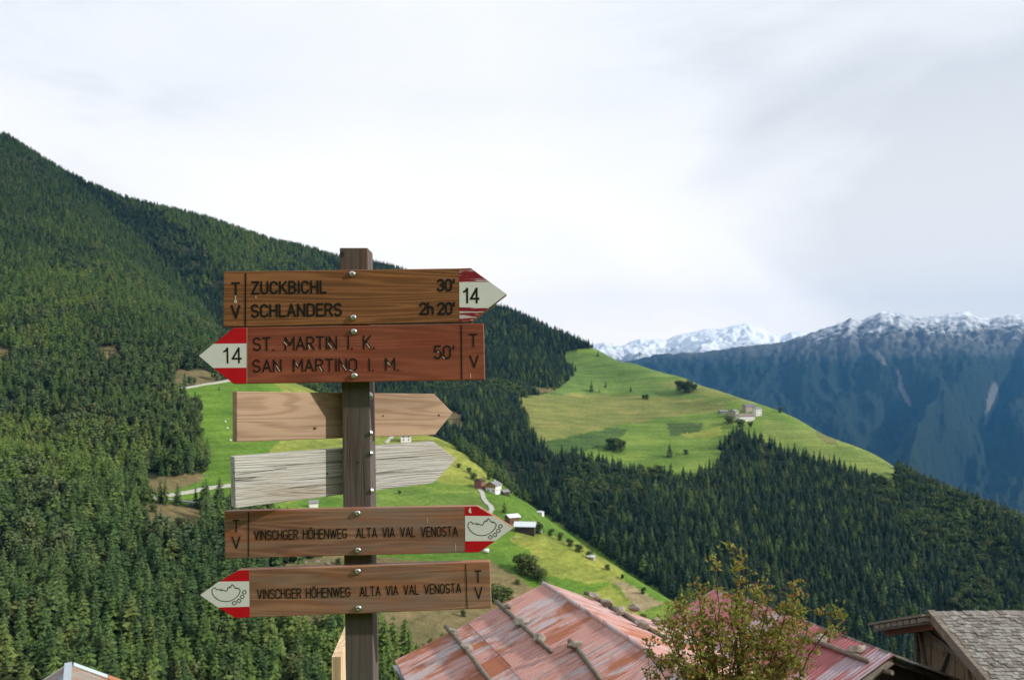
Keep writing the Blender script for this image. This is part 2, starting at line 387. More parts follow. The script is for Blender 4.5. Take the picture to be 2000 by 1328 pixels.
def build_terrain():
    ang = np.radians(np.r_[np.linspace(-36.5, 36.5, 640), np.linspace(38, 322, 90)])
    rr = np.r_[np.geomspace(.6, 150, 90), np.geomspace(153, 2600, 470), np.geomspace(2680, 6500, 24)]
    A, R = np.meshgrid(ang, rr); x = R * np.sin(A); y = R * np.cos(A); z = terr(x, y)
    nr, na = x.shape
    v = np.c_[x.ravel(), y.ravel(), z.ravel()]; v = np.vstack([v, [[0, 0, 0]]])
    i = np.arange(nr - 1)[:, None] * na; j = np.arange(na); jn = (j + 1) % na
    q = np.stack([i + j, i + jn, i + na + jn, i + na + j], -1).reshape(-1, 4)
    c = len(v) - 1; t = np.c_[np.full(na, c), jn, j]
    me = bpy.data.meshes.new('terrain')
    me.vertices.add(len(v)); me.vertices.foreach_set('co', v.ravel())
    me.loops.add(q.size + t.size); me.loops.foreach_set('vertex_index', np.r_[q.ravel(), t.ravel()])
    me.polygons.add(len(q) + len(t))
    me.polygons.foreach_set('loop_start', np.r_[np.arange(len(q)) * 4, q.size + np.arange(len(t)) * 3])
    me.update(); me.validate()
    X, Y, Z = v.T
    col = np.tile(np.array(FLOOR), (len(v), 1)); col[(Y < 60)] = (.09, .13, .03)
    px, py = px_of(X, Y, Z)
    fm = forest_mask(X, Y, Z); col[~fm] = DRYC
    for k, (poly, cc) in enumerate(FIELDS):
        m = inpoly(px, py, poly) & ((Y < 840) & (Y > 150) if k < 9 else (Y > 850)) & ~fm
        if k < 9:
            for d in DRY[:1]: m &= ~inpoly(px, py, d)
        col[m] = cc
    ca = me.color_attributes.new('cover', 'FLOAT_COLOR', 'POINT')
    ca.data.foreach_set('color', np.c_[col, np.ones(len(v))].astype(np.float32).ravel())
    me.polygons.foreach_set('use_smooth', [True] * len(me.polygons))
    M = Mat('grassland', .95, .1)
    at = M.n('ShaderNodeAttribute', attribute_name='cover')
    n1 = M.noise(M.coord((.02, .02, .02), 'World'), 1, 6, .6); n2 = M.noise(M.coord((.25, .25, .6), 'World'), 1, 5, .65)
    n3 = M.noise(M.coord((.006, .05, .05), 'World', rot=(0, 0, .5)), 1, 4, .5)
    c_ = M.mix(1, at.outputs['Color'], M.ramp(n1, (.3, (.72, .80, .75)), (.7, (1.25, 1.15, 1.2))), 'MULTIPLY')
    c_ = M.mix(1, c_, M.ramp(n2, (.3, (.72, .74, .7)), (.7, (1.25, 1.22, 1.25))), 'MULTIPLY')
    c_ = M.mix(1, c_, M.ramp(n3, (.35, (.82, .86, .85)), (.65, (1.2, 1.12, 1.1))), 'MULTIPLY')
    n4 = M.noise(M.coord((.012, .012, .75), 'World'), 1, 4, .6, .3); n5 = M.noise(M.coord((1.1, 1.1, 1.6), 'World'), 1, 4, .7)
    c_ = M.mix(1, c_, M.ramp(n4, (.34, (.78, .80, .74)), (.5, (1, 1, 1)), (.68, (1.2, 1.14, 1.22))), 'MULTIPLY')
    c_ = M.mix(1, c_, M.ramp(n5, (.3, (.7, .74, .7)), (.7, (1.24, 1.2, 1.2))), 'MULTIPLY')
    M.color(c_); M.bump(M.math('ADD', n2, M.math('MULTIPLY', n4, .8)), .6, 1.6)
    o = link('terrain', me, M.m); tag(o, kind='structure')
    # the flat valley bottom far below, out to the horizon
    mb = MB(); s = 30000; mb.v = [(-s, -s, -1008), (s, -s, -1008), (s, s, -1008), (-s, s, -1008)]; mb.f = [(0, 1, 2, 3)]
    tag(mb.build('valley_ground', plain('valley_floor', (.06, .09, .035), .95, scale=.002)), kind='structure')


build_terrain()


# ------------------------------------------------------------------ far mountains
def ridge(lst, x): a = np.array(lst, float); return np.interp(x, a[:, 0], a[:, 1])


def mountain(name, prof, x0, x1, step, D0, D1, low, amp, seed, mat, backd):
    xs = np.arange(x0, x1, step); rows = 190; t = np.linspace(0, 1, rows)
    X, T = np.meshgrid(xs, t)
    top = ridge(prof, X)
    D = D0 + (D1 - D0) * T ** .9 + (fbm(X / 160, T * 2, 3, seed) - .45) * 900 * np.clip(T * 3, 0, 1)
    PY = top + (low - top) * T ** .92
    w = fbm(X / 190 + 3, T * 2.4, 3, seed + 5) * 2.2
    g = 1 - np.abs(2 * vnoise(X / 150 + w * 1.6 + T * 1.1, T * 1.6 + w * .5, seed + 9) - 1)
    g2 = 1 - np.abs(2 * fbm(X / 46 + w * 2.6 - T * 2.5, T * 4.5 + w, 3, seed + 2) * 1.1 - 1)
    g3 = fbm(X / 9, T * 26, 5, seed + 3) - .47
    z = EYE + (HY - PY) / F * D + (g - .5) * amp * np.clip(T * 2.5, 0, 1) + (g2 - .5) * amp * .32 * np.clip(T * 4 + .06, 0, 1) + g3 * amp * np.interp(T, [0, .08, .22, 1], [.10, .42, .22, .16])
    x = (X - HX) / F * D; y = D
    # far side of the ridge
    bt = np.linspace(1, .12, 8)[:, None]
    xb = x[0][None] * (1 + (1 - bt) * backd); yb = y[0][None] * (1 + (1 - bt) * backd); zb = z[0][None] - (1 - bt) * 1100
    x = np.vstack([xb[::-1][:-1], x]); y = np.vstack([yb[::-1][:-1], y]); z = np.vstack([zb[::-1][:-1], z])
    nr, na = x.shape; i = np.arange(nr - 1)[:, None] * na; j = np.arange(na - 1)
    q = np.stack([i + j, i + na + j, i + na + j + 1, i + j + 1], -1).reshape(-1, 4)
    v = np.c_[x.ravel(), y.ravel(), z.ravel()]
    me = bpy.data.meshes.new(name); me.from_pydata(v.tolist(), [], q.tolist()); me.update()
    px, py = to_px(*v.T); jx = (fbm(px / 7, py / 12, 3, 5) - .45) * 10
    sc = np.zeros(len(v))
    for poly in ([(1752, 722), (1760, 728), (1764, 755), (1782, 792), (1774, 794), (1757, 765)], [(1936, 748), (1948, 746), (1950, 775), (1936, 805), (1926, 826), (1922, 830), (1926, 800), (1930, 775)],
                 [(1690, 675), (1720, 690), (1735, 715), (1725, 712), (1700, 690)]):
        sc = np.maximum(sc, inpoly(px + jx * .5, py, poly) * 1.0)
    ca = me.color_attributes.new('scree', 'FLOAT_COLOR', 'POINT'); ca.data.foreach_set('color', np.repeat(np.c_[sc], 4, 1).astype(np.float32).ravel())
    me.polygons.foreach_set('use_smooth', [True] * len(me.polygons))
    return tag(link(name, me, mat), kind='structure')


def mountain_mat(name, snow0, snow1):
    M = Mat(name, .95, .1)
    g = M.n('ShaderNodeNewGeometry'); sp = M.n('ShaderNodeSeparateXYZ'); M.L.new(g.outputs['Position'], sp.inputs[0])
    n1 = M.noise(M.coord((.0016, .0016, .004), 'World'), 1, 8, .7); n2 = M.noise(M.coord((.008, .008, .012), 'World'), 1, 7, .7)
    h = M.math('ADD', sp.outputs[2], M.math('MULTIPLY', M.math('SUBTRACT', n1, .5), 420)); h2 = M.math('ADD', h, M.math('MULTIPLY', M.math('SUBTRACT', n2, .5), 1100))
    trees = M.mix(n2, (.008, .016, .012), (.022, .034, .02)); rock = M.mix(M.ramp(n2, (.3, 0.), (.7, 1.)), (.05, .052, .045), (.15, .145, .135))
    tr = M.n('ShaderNodeMapRange'); M.L.new(h, tr.inputs[0]); tr.inputs[1].default_value = snow0 - 320; tr.inputs[2].default_value = snow0 - 90
    c = M.mix(tr.outputs[0], trees, rock)
    at = M.n('ShaderNodeAttribute', attribute_name='scree'); c = M.mix(M.math('MULTIPLY', at.outputs['Fac'], .45), c, (.25, .23, .21))
    sn = M.n('ShaderNodeMapRange'); M.L.new(h2, sn.inputs[0]); sn.inputs[1].default_value = snow0; sn.inputs[2].default_value = snow1
    M.color(M.mix(sn.outputs[0], c, (.74, .77, .82))); M.bump(n2, .45, 50)
    return M.m


C_PROF = [(800, 760), (1100, 730), (1200, 712), (1240, 702), (1290, 692), (1370, 688), (1420, 681), (1470, 674), (1530, 668), (1590, 648), (1625, 638), (1645, 630), (1660, 621), (1672, 627), (1685, 628), (1700, 619),
          (1722, 609), (1750, 612), (1775, 617), (1800, 619), (1835, 617), (1862, 612), (1888, 610), (1915, 617), (1930, 623), (1955, 618), (1985, 613), (2040, 612), (2150, 600), (2300, 620), (2700, 640)]
D_PROF = [(1000, 690), (1100, 684), (1150, 676), (1182, 668), (1198, 672), (1212, 677), (1232, 667), (1252, 662), (1300, 663), (1325, 655), (1352, 648), (1380, 643), (1405, 641), (1440, 634), (1462, 632), (1485, 640), (1500, 650), (1525, 658), (1545, 647), (1570, 652), (1610, 650), (1700, 640)]
mountain('mountain', C_PROF, 860, 2640, 3.2, 9200, 4300, 1062, 420, 3, mountain_mat('mountain_flank', 600, 1000), .2)
mountain('snowy_mountain', D_PROF, 1000, 1720, 2.5, 13500, 11200, 790, 420, 21, mountain_mat('snow_flank', 330, 700), .08)


# ------------------------------------------------------------------ haze: the air over the whole valley
def build_haze():
    mb = MB().box((-14500, -2500, -1010), (16500, 15200, 1750)); m = bpy.data.materials.new('haze_air'); m.use_nodes = True; nt = m.node_tree; nt.nodes.clear()
    o = nt.nodes.new('ShaderNodeOutputMaterial'); v = nt.nodes.new('ShaderNodeVolumePrincipled')
    v.inputs['Density'].default_value = 3.6e-5; v.inputs['Color'].default_value = (.085, .38, .86, 1); v.inputs['Anisotropy'].default_value = .1
    v.inputs['Density Attribute'].default_value = ''
    nt.links.new(v.outputs[0], o.inputs['Volume'])
    tag(mb.build('haze', m), 'faint blue haze filling the air between the hills', 'haze', kind='stuff')


build_haze()

# ------------------------------------------------------------------ trees
def foliage_mat(name, c0, c1, c2):
    M = Mat(name, .8, .15)
    oi = M.n('ShaderNodeObjectInfo'); g = M.n('ShaderNodeNewGeometry')
    c = M.ramp(oi.outputs['Random'], (0, c0), (.55, c1), (1, c2))
    c = M.mix(1, c, M.ramp(g.outputs['Random Per Island'], (0, .62), (1, 1.4)), 'MULTIPLY')
    big = M.noise(M.coord((.006, .006, .006), 'World'), 1, 4)
    c = M.mix(1, c, M.ramp(big, (.32, (.72, .76, .85)), (.66, (1.3, 1.2, 1.05))), 'MULTIPLY')
    M.color(c); return M.m


MAT_SPRUCE = foliage_mat('spruce_needles', (.039, .074, .024), (.062, .108, .031), (.092, .134, .039))
MAT_SPRUCE_SHADE = foliage_mat('shaded_spruce_needles', (.018, .038, .020), (.028, .053, .025), (.046, .070, .030))  # shaded copy of the spruce needles: shade put into the colour
MAT_LARCH = foliage_mat('larch_needles', (.070, .122, .027), (.094, .148, .031), (.126, .158, .042))
MAT_LEAF = foliage_mat('broad_leaves', (.050, .086, .022), (.068, .106, .028), (.100, .118, .040))
MAT_PINE = foliage_mat('pine_needles', (.044, .074, .032), (.066, .104, .040), (.098, .120, .048))
MAT_BARK = plain('bark', (.085, .06, .045), .95, scale=6)


def conifer_crown(seed, rad=.2, whorls=15, loose=0.0, base=.1):
    r = random.Random(seed); mb = MB()
    for i in range(whorls):
        t = base + (1 - base) * (i + r.uniform(-.3, .3)) / whorls; t = min(max(t, base), .985)
        R = rad * (1 - (t - base) / (1 - base)) ** .68 * (1 if t > base + .1 else .8) + .012
        nb = max(5, int(10 * (1 - t * .55)))
        a0 = r.uniform(0, 6.28)
        for k in range(nb):
            if r.random() < loose: continue
            a = a0 + 6.283 * k / nb + r.uniform(-.3, .3); L = R * r.uniform(.66, 1.2); dr = r.uniform(.25, .6)
            d = Vector((math.cos(a), math.sin(a), 0)); s = Vector((-d.y, d.x, 0)); w = L * r.uniform(.24, .4) + .008
            h = t + r.uniform(-.012, .012); up = Vector((0, 0, 1))
            wob = Vector((math.sin(t * 7 + seed), math.cos(t * 5 + seed * 2), 0)) * .012; p0 = up * (h + .02) + wob; p1 = wob + d * L * .5 + up * (h - dr * L * .25); p2 = d * L + up * (h - dr * L * .75)
            sag = up * (-w * .75); n = len(mb.v)
            mb.v += [tuple(q) for q in (p0, p1, p2, d * L * .36 + s * w + up * h + sag, d * L * .36 - s * w + up * h + sag, d * L * .82 + s * w * .7 + up * (h - dr * L * .5) + sag, d * L * .82 - s * w * .7 + up * (h - dr * L * .5) + sag)]
            mb.f += [(n, n + 3, n + 1), (n, n + 1, n + 4), (n + 1, n + 3, n + 5), (n + 1, n + 5, n + 2), (n + 1, n + 6, n + 4), (n + 1, n + 2, n + 6)]
    n = len(mb.v); mb.v += [(.012, 0, .94), (-.006, .01, .94), (-.006, -.01, .94), (0, 0, 1.02)]; mb.f += [(n, n + 1, n + 3), (n + 1, n + 2, n + 3), (n + 2, n, n + 3)]
    return mb


def conifer_trunk(h1=.8):
    return MB().tube([(0, 0, -.06), (0, 0, .05), (.004, 0, .4), (0, 0, h1)], [.022, .017, .011, .003], 6)


def round_crown(seed, rx=.36, z0=.05, n=950, leaf=.052):
    r = random.Random(seed); mb = MB()
    lobes = [(Vector((r.uniform(-.2, .2), r.uniform(-.2, .2), r.uniform(z0 + .14, .84))), r.uniform(.14, .24)) for _ in range(13)]
    for i in range(n):
        c, R = r.choice(lobes)
        d = Vector((r.gauss(0, 1), r.gauss(0, 1), r.gauss(0, 1))).normalized(); p = c + d * R * r.uniform(.55, 1.08)
        p.x *= rx / .36; p.y *= rx / .36; p.z = max(p.z, z0 * .6)
        nrm = (d + Vector((r.uniform(-.7, .7), r.uniform(-.7, .7), r.uniform(-.3, .8)))).normalized(); a = nrm.orthogonal().normalized(); b = nrm.cross(a)
        s = leaf * r.uniform(.6, 1.3); k = len(mb.v)
        mb.v += [tuple(p + a * s), tuple(p + b * s * .7), tuple(p - a * s), tuple(p - b * s * .7 + nrm * s * .3)]; mb.f += [(k, k + 1, k + 2), (k, k + 2, k + 3)]
    return mb


def round_trunk():
    mb = MB().tube([(0, 0, -.08), (0, 0, .1), (.01, 0, .3), (0, .01, .6)], [.03, .024, .018, .006], 6)
    for a in (.4, 2.1, 3.9, 5.3): mb.tube([(0, 0, .2), (.1 * math.cos(a), .1 * math.sin(a), .38), (.17 * math.cos(a), .17 * math.sin(a), .55)], [.012, .008, .003], 5)
    return mb


VAR = {}
for k, (kind, mb) in enumerate([('spruce', conifer_crown(1)), ('spruce', conifer_crown(2, .18, 16)), ('spruce', conifer_crown(3, .23, 14, .05)), ('spruce', conifer_crown(4, .17, 17, .03)),
                                ('larch', conifer_crown(11, .24, 13, .14, .14)), ('larch', conifer_crown(12, .22, 13, .1, .12)), ('larch', conifer_crown(13, .27, 12, .16, .16)),
                                ('pine', round_crown(31, .2, .22, 620, .05)), ('pine', round_crown(32, .24, .3, 560, .052)), ('round', round_crown(21)), ('round', round_crown(22, .45, .02)), ('round', round_crown(23, .32, .06))]):
    me = mb.mesh(kind + '_crown'); me.materials.append({'spruce': MAT_SPRUCE, 'larch': MAT_LARCH, 'pine': MAT_PINE, 'round': MAT_LEAF}[kind]); VAR.setdefault(kind, []).append(me)
TRUNK_C = conifer_trunk().mesh('conifer_trunk'); TRUNK_C.materials.append(MAT_BARK)
TRUNK_R = round_trunk().mesh('round_trunk'); TRUNK_R.materials.append(MAT_BARK)


def tree(name, kind, loc, h, rz, label, cat, group, var=None, wide=1.0):
    e = empty(name, loc, rz); e.scale = (h * wide, h * wide, h); tag(e, label, cat, group)
    link('crown', random.choice(VAR[kind]) if var is None else VAR[kind][var], None, e)
    link('trunk', TRUNK_R if kind in ('round', 'pine') else TRUNK_C, None, e)
    return e


def gn_forest(name, mesh_pts, sources, label):
    """one mass of trees too many to count: points that carry whole trees"""
    xyz, scl, rot, var = mesh_pts
    me = bpy.data.meshes.new(name); me.vertices.add(len(xyz)); me.vertices.foreach_set('co', np.asarray(xyz, np.float32).ravel())
    for n, t, d in (('scl', 'FLOAT_VECTOR', scl), ('rotz', 'FLOAT', rot), ('var', 'INT', var)):
        a = me.attributes.new(n, t, 'POINT'); a.data.foreach_set('vector' if t == 'FLOAT_VECTOR' else 'value', np.ravel(d))
    me.update(); o = link(name, me); tag(o, label, 'forest', kind='stuff')
    ng = bpy.data.node_groups.new(name, 'GeometryNodeTree'); ng.interface.new_socket('Geometry', in_out='INPUT', socket_type='NodeSocketGeometry'); ng.interface.new_socket('Geometry', in_out='OUTPUT', socket_type='NodeSocketGeometry')
    N, L = ng.nodes, ng.links; gi = N.new('NodeGroupInput'); go = N.new('NodeGroupOutput'); ip = N.new('GeometryNodeInstanceOnPoints'); jn = N.new('GeometryNodeJoinGeometry')
    for s in sources:
        oi = N.new('GeometryNodeObjectInfo'); oi.inputs['Object'].default_value = s; oi.inputs['As Instance'].default_value = True; L.new(oi.outputs['Geometry'], jn.inputs[0])
    def attr(n, t):
        q = N.new('GeometryNodeInputNamedAttribute'); q.data_type = t; q.inputs['Name'].default_value = n; return q.outputs[0]
    cx = N.new('ShaderNodeCombineXYZ'); L.new(attr('rotz', 'FLOAT'), cx.inputs[2])
    L.new(gi.outputs[0], ip.inputs['Points']); L.new(jn.outputs[0], ip.inputs['Instance']); ip.inputs['Pick Instance'].default_value = True
    L.new(attr('var', 'INT'), ip.inputs['Instance Index']); L.new(attr('scl', 'FLOAT_VECTOR'), ip.inputs['Scale']); L.new(cx.outputs[0], ip.inputs['Rotation']); L.new(ip.outputs[0], go.inputs[0])
    md = o.modifiers.new('trees', 'NODES'); md.node_group = ng
    return o


def whole_tree(kind, i, dark=False):                           # crown and trunk joined, as a source for the masses
    mb = {'spruce': conifer_crown(1 + i, (.2, .18, .23, .17)[i % 4], (15, 16, 14, 17)[i % 4], .03), 'larch': conifer_crown(11 + i, .25, 13, .12, .14), 'pine': round_crown(31 + i, .2 + .03 * i, .24, 520, .055), 'round': round_crown(21 + i, .36 + .05 * i, .05, 700, .06)}[kind]
    nf = len(mb.f); t = round_trunk() if kind in ('round', 'pine') else conifer_trunk(); n = len(mb.v); mb.v += t.v; mb.f += [tuple(n + q for q in f) for f in t.f]
    me = mb.mesh(kind + '_whole'); me.materials.append({'spruce': MAT_SPRUCE_SHADE if dark else MAT_SPRUCE, 'larch': MAT_LARCH, 'pine': MAT_PINE, 'round': MAT_LEAF}[kind]); me.materials.append(MAT_BARK)
    me.polygons.foreach_set('material_index', [0] * nf + [1] * (len(me.polygons) - nf))
    return bpy.data.objects.new(kind + '_tree', me)


SRC = {'spruce': [whole_tree('spruce', i) for i in range(4)], 'larch': [whole_tree('larch', i) for i in range(3)], 'round': [whole_tree('round', i) for i in range(3)], 'pine': [whole_tree('pine', i) for i in range(3)], 'dark': [whole_tree('spruce', i, True) for i in range(4)]}  # the dark set repeats the spruces with shade in their needle colour


def plant_forest():
    out = []
    for (d0, d1, sp) in ((205, 460, 4.8), (460, 900, 4.9), (900, 1900, 5.9)):
        ys = np.arange(d0, d1, sp); L = []
        for y in ys:
            x = np.arange(-.72 * y, .70 * y, sp); L.append(np.c_[x, np.full(len(x), y)])
        q = np.vstack(L); q = q + rng.uniform(-.46, .46, q.shape) * sp; out.append(q)
    q = np.vstack(out); x, y = q.T; z = terr(x, y); px, py = to_px(x, y, z)
    onA = tA(x, y) > tB(x, y)
    fm = forest_mask(x, y, z)
    keep = fm & (z > -330) & (py < 1480) & (px > -160) & (px < 2160)
    keep &= ~((px > 985) & (py < 1150) & (py > 1000) & (y < 620) & (px < 1330) & onA & (py < 760 + (px - 985) * .9 + 300) & (tA(x, y) > z - 30) & False)
    thin = fbm(x / 55, y / 55, 3, 90)
    keep &= ~((thin < .25) & (rng.random(len(x)) < .6))
    x, y, z, px, py, onA = x[keep], y[keep], z[keep], px[keep], py[keep], onA[keep]
    # drop trees well below the sight line of ground in front of them is not needed; keep them all
    h = rng.uniform(8.5, 19, len(x)) * (.8 + .4 * fbm(x / 120, y / 120, 2, 55)) * np.where(onA, 1, 1.02)
    lar = fbm(x / 170, y / 170, 3, 12) + np.where(onA, .0, -.10)
    lar += .16 * np.exp(-((px - 250) / 260.) ** 2 - ((py - 720) / 180.) ** 2) * onA
    lar -= .12 * ((px + 1.0 * 0 - (py - 260) * 1.15) > -40) * ((px - (py - 260) * 1.15) < 130) * onA  # fewer pale larches along a diagonal, painting its shade with darker trees
    broad = ((fbm(x / 90, y / 90, 3, 31) + .14 * np.clip((px - 1450) / 400, 0, 1)) > .57) & ~onA
    kind = np.where(rng.random(len(x)) < np.clip((lar - .40) * 5, .03, .85), 1, 0); kind[broad & (rng.random(len(x)) < .6)] = 2
    kind[onA & (rng.random(len(x)) < .04) & (y < 700)] = 2
    pn = (fbm(x / 60, y / 60, 3, 77) > .50) & onA & (kind != 2); kind[pn & (rng.random(len(x)) < .5)] = 3
    h[kind == 2] *= .7; h[kind == 3] *= .9; h *= np.where(onA & (y > 480), .86, 1)
    size = h / y * F
    inview = (px > -15) & (px < 2015) & (py < 1420) & (py - size < 1328) & onA & (y < 520) & (px < 1000)
    order = np.argsort(-size * inview)[:300]; ind = np.zeros(len(x), bool); ind[order] = True
    KN = ['spruce', 'larch', 'round', 'pine']
    for i in np.where(ind)[0]:
        k = KN[kind[i]]
        side = 'far lower left corner' if px[i] < 150 else ('lower left' if px[i] < 430 else 'gap around the signpost')
        lab = {'spruce': 'dark green spruce among the nearest conifers of the slope, %s', 'larch': 'lighter green larch among the nearest conifers of the slope, %s', 'round': 'rounded broadleaf tree among the nearest conifers, %s', 'pine': 'round-topped pine among the nearest conifers of the slope, %s'}[k] % side
        tree({'spruce': 'spruce_tree', 'larch': 'larch_tree', 'round': 'broadleaf_tree', 'pine': 'pine_tree'}[k], k, (x[i], y[i], z[i] - .3), h[i], rng.uniform(0, 6.28), lab, 'tree', 'nearest trees of the forest on the left slope, ' + k, None, rng.uniform(.9, 1.25))
    rest = ~ind
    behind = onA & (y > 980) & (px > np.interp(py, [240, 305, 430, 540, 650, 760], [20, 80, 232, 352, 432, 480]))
    def mass(name, sel, src, label):
        n = int(sel.sum())
        if n: gn_forest(name, (np.c_[x[sel], y[sel], z[sel] - .3], np.c_[np.repeat(h[sel][:, None], 2, 1) * rng.uniform(.9, 1.4, (n, 1)), h[sel]], rng.uniform(0, 6.28, n), rng.integers(0, len(src), n).astype(np.int32)), src, label)
    mass('spruce_forest', rest & onA & (kind == 0) & ~behind, SRC['spruce'], 'dark spruce forest covering the steep slope on the left')
    mass('shaded_spruce_forest', rest & behind & (kind == 0), SRC['dark'], 'darker spruce forest on the ridge behind the nearer left shoulder')  # the darker tone of this ridge is painted into the needles
    mass('larch_forest', rest & onA & (kind == 1), SRC['larch'], 'lighter green larches mixed into the forest on the left slope')
    mass('pine_forest', rest & onA & (kind == 3), SRC['pine'], 'round-topped pines mixed into the forest on the left slope')
    mass('broadleaf_wood', rest & onA & (kind == 2), SRC['round'], 'scattered rounded broadleaf trees in the left slope forest')
    mass('conifer_forest', rest & ~onA & (kind != 2), SRC['dark'] * 3 + SRC['spruce'][:2] + SRC['larch'][:1], 'dark conifer forest on the hill across the gorge')  # shaded side of the hill, painted mostly by the darker needles
    mass('mixed_wood', rest & ~onA & (kind == 2), SRC['round'], 'paler broadleaf trees in the forest across the gorge')
    print('trees', len(x))


plant_forest()

# trees and shrubs that stand alone (pixel of the foot, height in pixels of the photograph)
LONE = [
    ('spruce', 1155, 766, 23, 'larger dark conifer standing alone in the upper meadow of the far hill'), ('spruce', 1183, 757, 13, 'small conifer just right of the larger lone one in the far meadow'),
    ('spruce', 1171, 767, 9, 'tiny dark conifer at the foot of the larger lone one in the far meadow'), ('spruce', 1232, 765, 11, 'small conifer in the middle of the upper far meadow'),
    ('round', 1257, 780, 10, 'left of two small shrubs in the far meadow below the chapel'), ('round', 1263, 780, 10, 'right of two small shrubs in the far meadow below the chapel'),
    ('round', 1326, 764, 20, 'leftmost broadleaf tree of the grove below the chapel'), ('round', 1336, 766, 25, 'second tree of the dark grove below the chapel'), ('round', 1345, 767, 24, 'third tree of the dark grove below the chapel'),
    ('round', 1354, 765, 19, 'rightmost tree of the dark grove below the chapel'), ('round', 1193, 878, 22, 'left tree of the small grove at the foot of the far meadow'), ('round', 1204, 882, 27, 'middle tree of the small grove at the foot of the far meadow'),
    ('round', 1214, 879, 24, 'right tree of the small grove at the foot of the far meadow'), ('spruce', 1308, 893, 29, 'pointed spruce standing alone at the foot of the far meadow'), ('round', 1340, 888, 10, 'low shrub right of the pointed spruce in the far meadow'),
    ('spruce', 1168, 696, 12, 'conifer at the top of the far meadow under the wood'), ('spruce', 1243, 708, 10, 'small conifer on the skyline of the far meadow'),
    ('round', 1524, 806, 12, 'left shrub on the far meadow skyline beyond the farm'), ('round', 1542, 810, 15, 'right and rounder shrub on the far meadow skyline beyond the farm'),
    ('round', 1688, 868, 16, 'left of the shrubs on the right end of the far meadow skyline'), ('round', 1699, 874, 14, 'right of the shrubs on the right end of the far meadow skyline'),
    ('round', 1424, 828, 16, 'dark tree at the lower left of the white farm'), ('round', 1446, 834, 15, 'tree just below the white farm'), ('round', 1466, 836, 14, 'tree below the right end of the white farm'),
    ('round', 1018, 1117, 36, 'left tree of the dark clump on the near green field'), ('round', 1031, 1124, 38, 'tall tree in the middle of the dark clump on the near green field'), ('round', 1046, 1132, 34, 'right tree of the dark clump on the near green field'), ('round', 1056, 1137, 28, 'lowest tree of the dark clump on the near green field'),
    ('larch', 985, 1001, 24, 'slim pointed tree above the pale-roofed barn'), ('round', 925, 937, 14, 'bushy tree left of the red barn'), ('round', 955, 938, 15, 'tree behind the white farmhouse'), ('round', 975, 945, 15, 'tree behind the dark shed by the white farmhouse'),
    ('round', 935, 906, 9, 'upper small shrub in the steep meadow right of the grey blank sign'), ('round', 916, 924, 11, 'lower small shrub in the steep meadow right of the grey blank sign'), ('round', 896, 914, 9, 'small shrub touching the tip of the grey blank sign'),
    ('round', 780, 966, 9, 'lone little shrub just under the grey blank sign'), ('round', 1051, 1042, 22, 'tree right of the pale-roofed barn'), ('round', 1075, 1047, 17, 'hedge tree on the meadow rim, first right of the barn'), ('round', 1094, 1056, 19, 'hedge tree on the meadow rim, second right of the barn'),
    ('round', 1113, 1068, 18, 'hedge tree on the meadow rim, third right of the barn'), ('round', 1131, 1079, 20, 'hedge tree on the meadow rim, fourth right of the barn'), ('round', 1151, 1090, 17, 'hedge tree on the meadow rim, fifth right of the barn'), ('round', 1186, 1113, 13, 'hedge tree on the meadow rim above the brown field'),
    ('round', 1216, 1132, 14, 'hedge tree on the meadow rim right of the brown field'), ('round', 1256, 1160, 16, 'last hedge tree on the meadow rim'),
    ('round', 1256, 1215, 16, 'dark bush at the green field edge just above the pink roof'), ('larch', 768, 1300, 98, 'tall pine just right of the post below the lowest sign'), ('larch', 792, 1312, 108, 'fuller pine right of the post on the dry slope'), ('larch', 745, 1312, 70, 'short pine half hidden by the right edge of the post'),
    ('round', 640, 1262, 62, 'broad bush left of the post under the lowest sign'), ('round', 610, 1300, 60, 'bush on the dry slope lower left of the post'), ('spruce', 668, 1290, 90, 'dark spruce just left of the post foot'),
    ('round', 940, 1180, 36, 'green bush on the dry slope above the pink roof eave'), ('round', 966, 1176, 34, 'green bush on the dry slope beside the lowest sign end'), ('round', 990, 1172, 26, 'small bush on the dry slope left of the roof apex'), ('round', 905, 1205, 14, 'low green shrub on the dry slope left of the pink roof'),
    ('round', 455, 985, 22, 'shrub by the road left of the lower signs'), ('round', 432, 978, 14, 'small shrub at the fork of the valley road'), ('round', 940, 1130, 10, 'low shrub on the dry bank beside the lowest sign'), ('round', 1010, 1142, 10, 'low shrub on the dry bank under the field'),
    ('spruce', 1040, 754, 19, 'leftmost of the four conifers along the track below the upper far wood'), ('spruce', 1054, 757, 15, 'second of the four conifers along the track below the upper far wood'),
    ('spruce', 1069, 759, 17, 'third of the four conifers along the track below the upper far wood'), ('spruce', 1083, 762, 13, 'rightmost of the four conifers along the track below the upper far wood'),
    ('round', 660, 1102, 12, 'low shrub between the two lowest signs, beside the post'), ('round', 560, 1100, 14, 'low shrub between the two lowest signs, left of the rocks'), ('round', 870, 1108, 9, 'tiny shrub between the two lowest signs, right of the post'), ('round', 300, 1000, 16, 'small bush on the tan clearing below the valley road'), ('round', 350, 1030, 20, 'larger bush on the tan clearing below the valley road'),
    ('round', 840, 1262, 16, 'low bush on the dry slope just left of the pink roof eave'), ('spruce', 428, 762, 9, 'tiny tree on the upper bend of the valley road'),
]
for kind, px, py, hp, lab in LONE:
    p = hit(px, py)
    tree({'spruce': 'spruce_tree', 'larch': 'pine_tree', 'round': 'broadleaf_tree'}[kind], kind, p, hp / F * p.y * (.85 if px > 1060 and py > 1000 and py < 1200 else 1), random.uniform(0, 6.28), lab, 'tree', 'trees and shrubs standing apart in the meadows', None, random.uniform(1.05, 1.45) if kind == 'round' else 1.2)


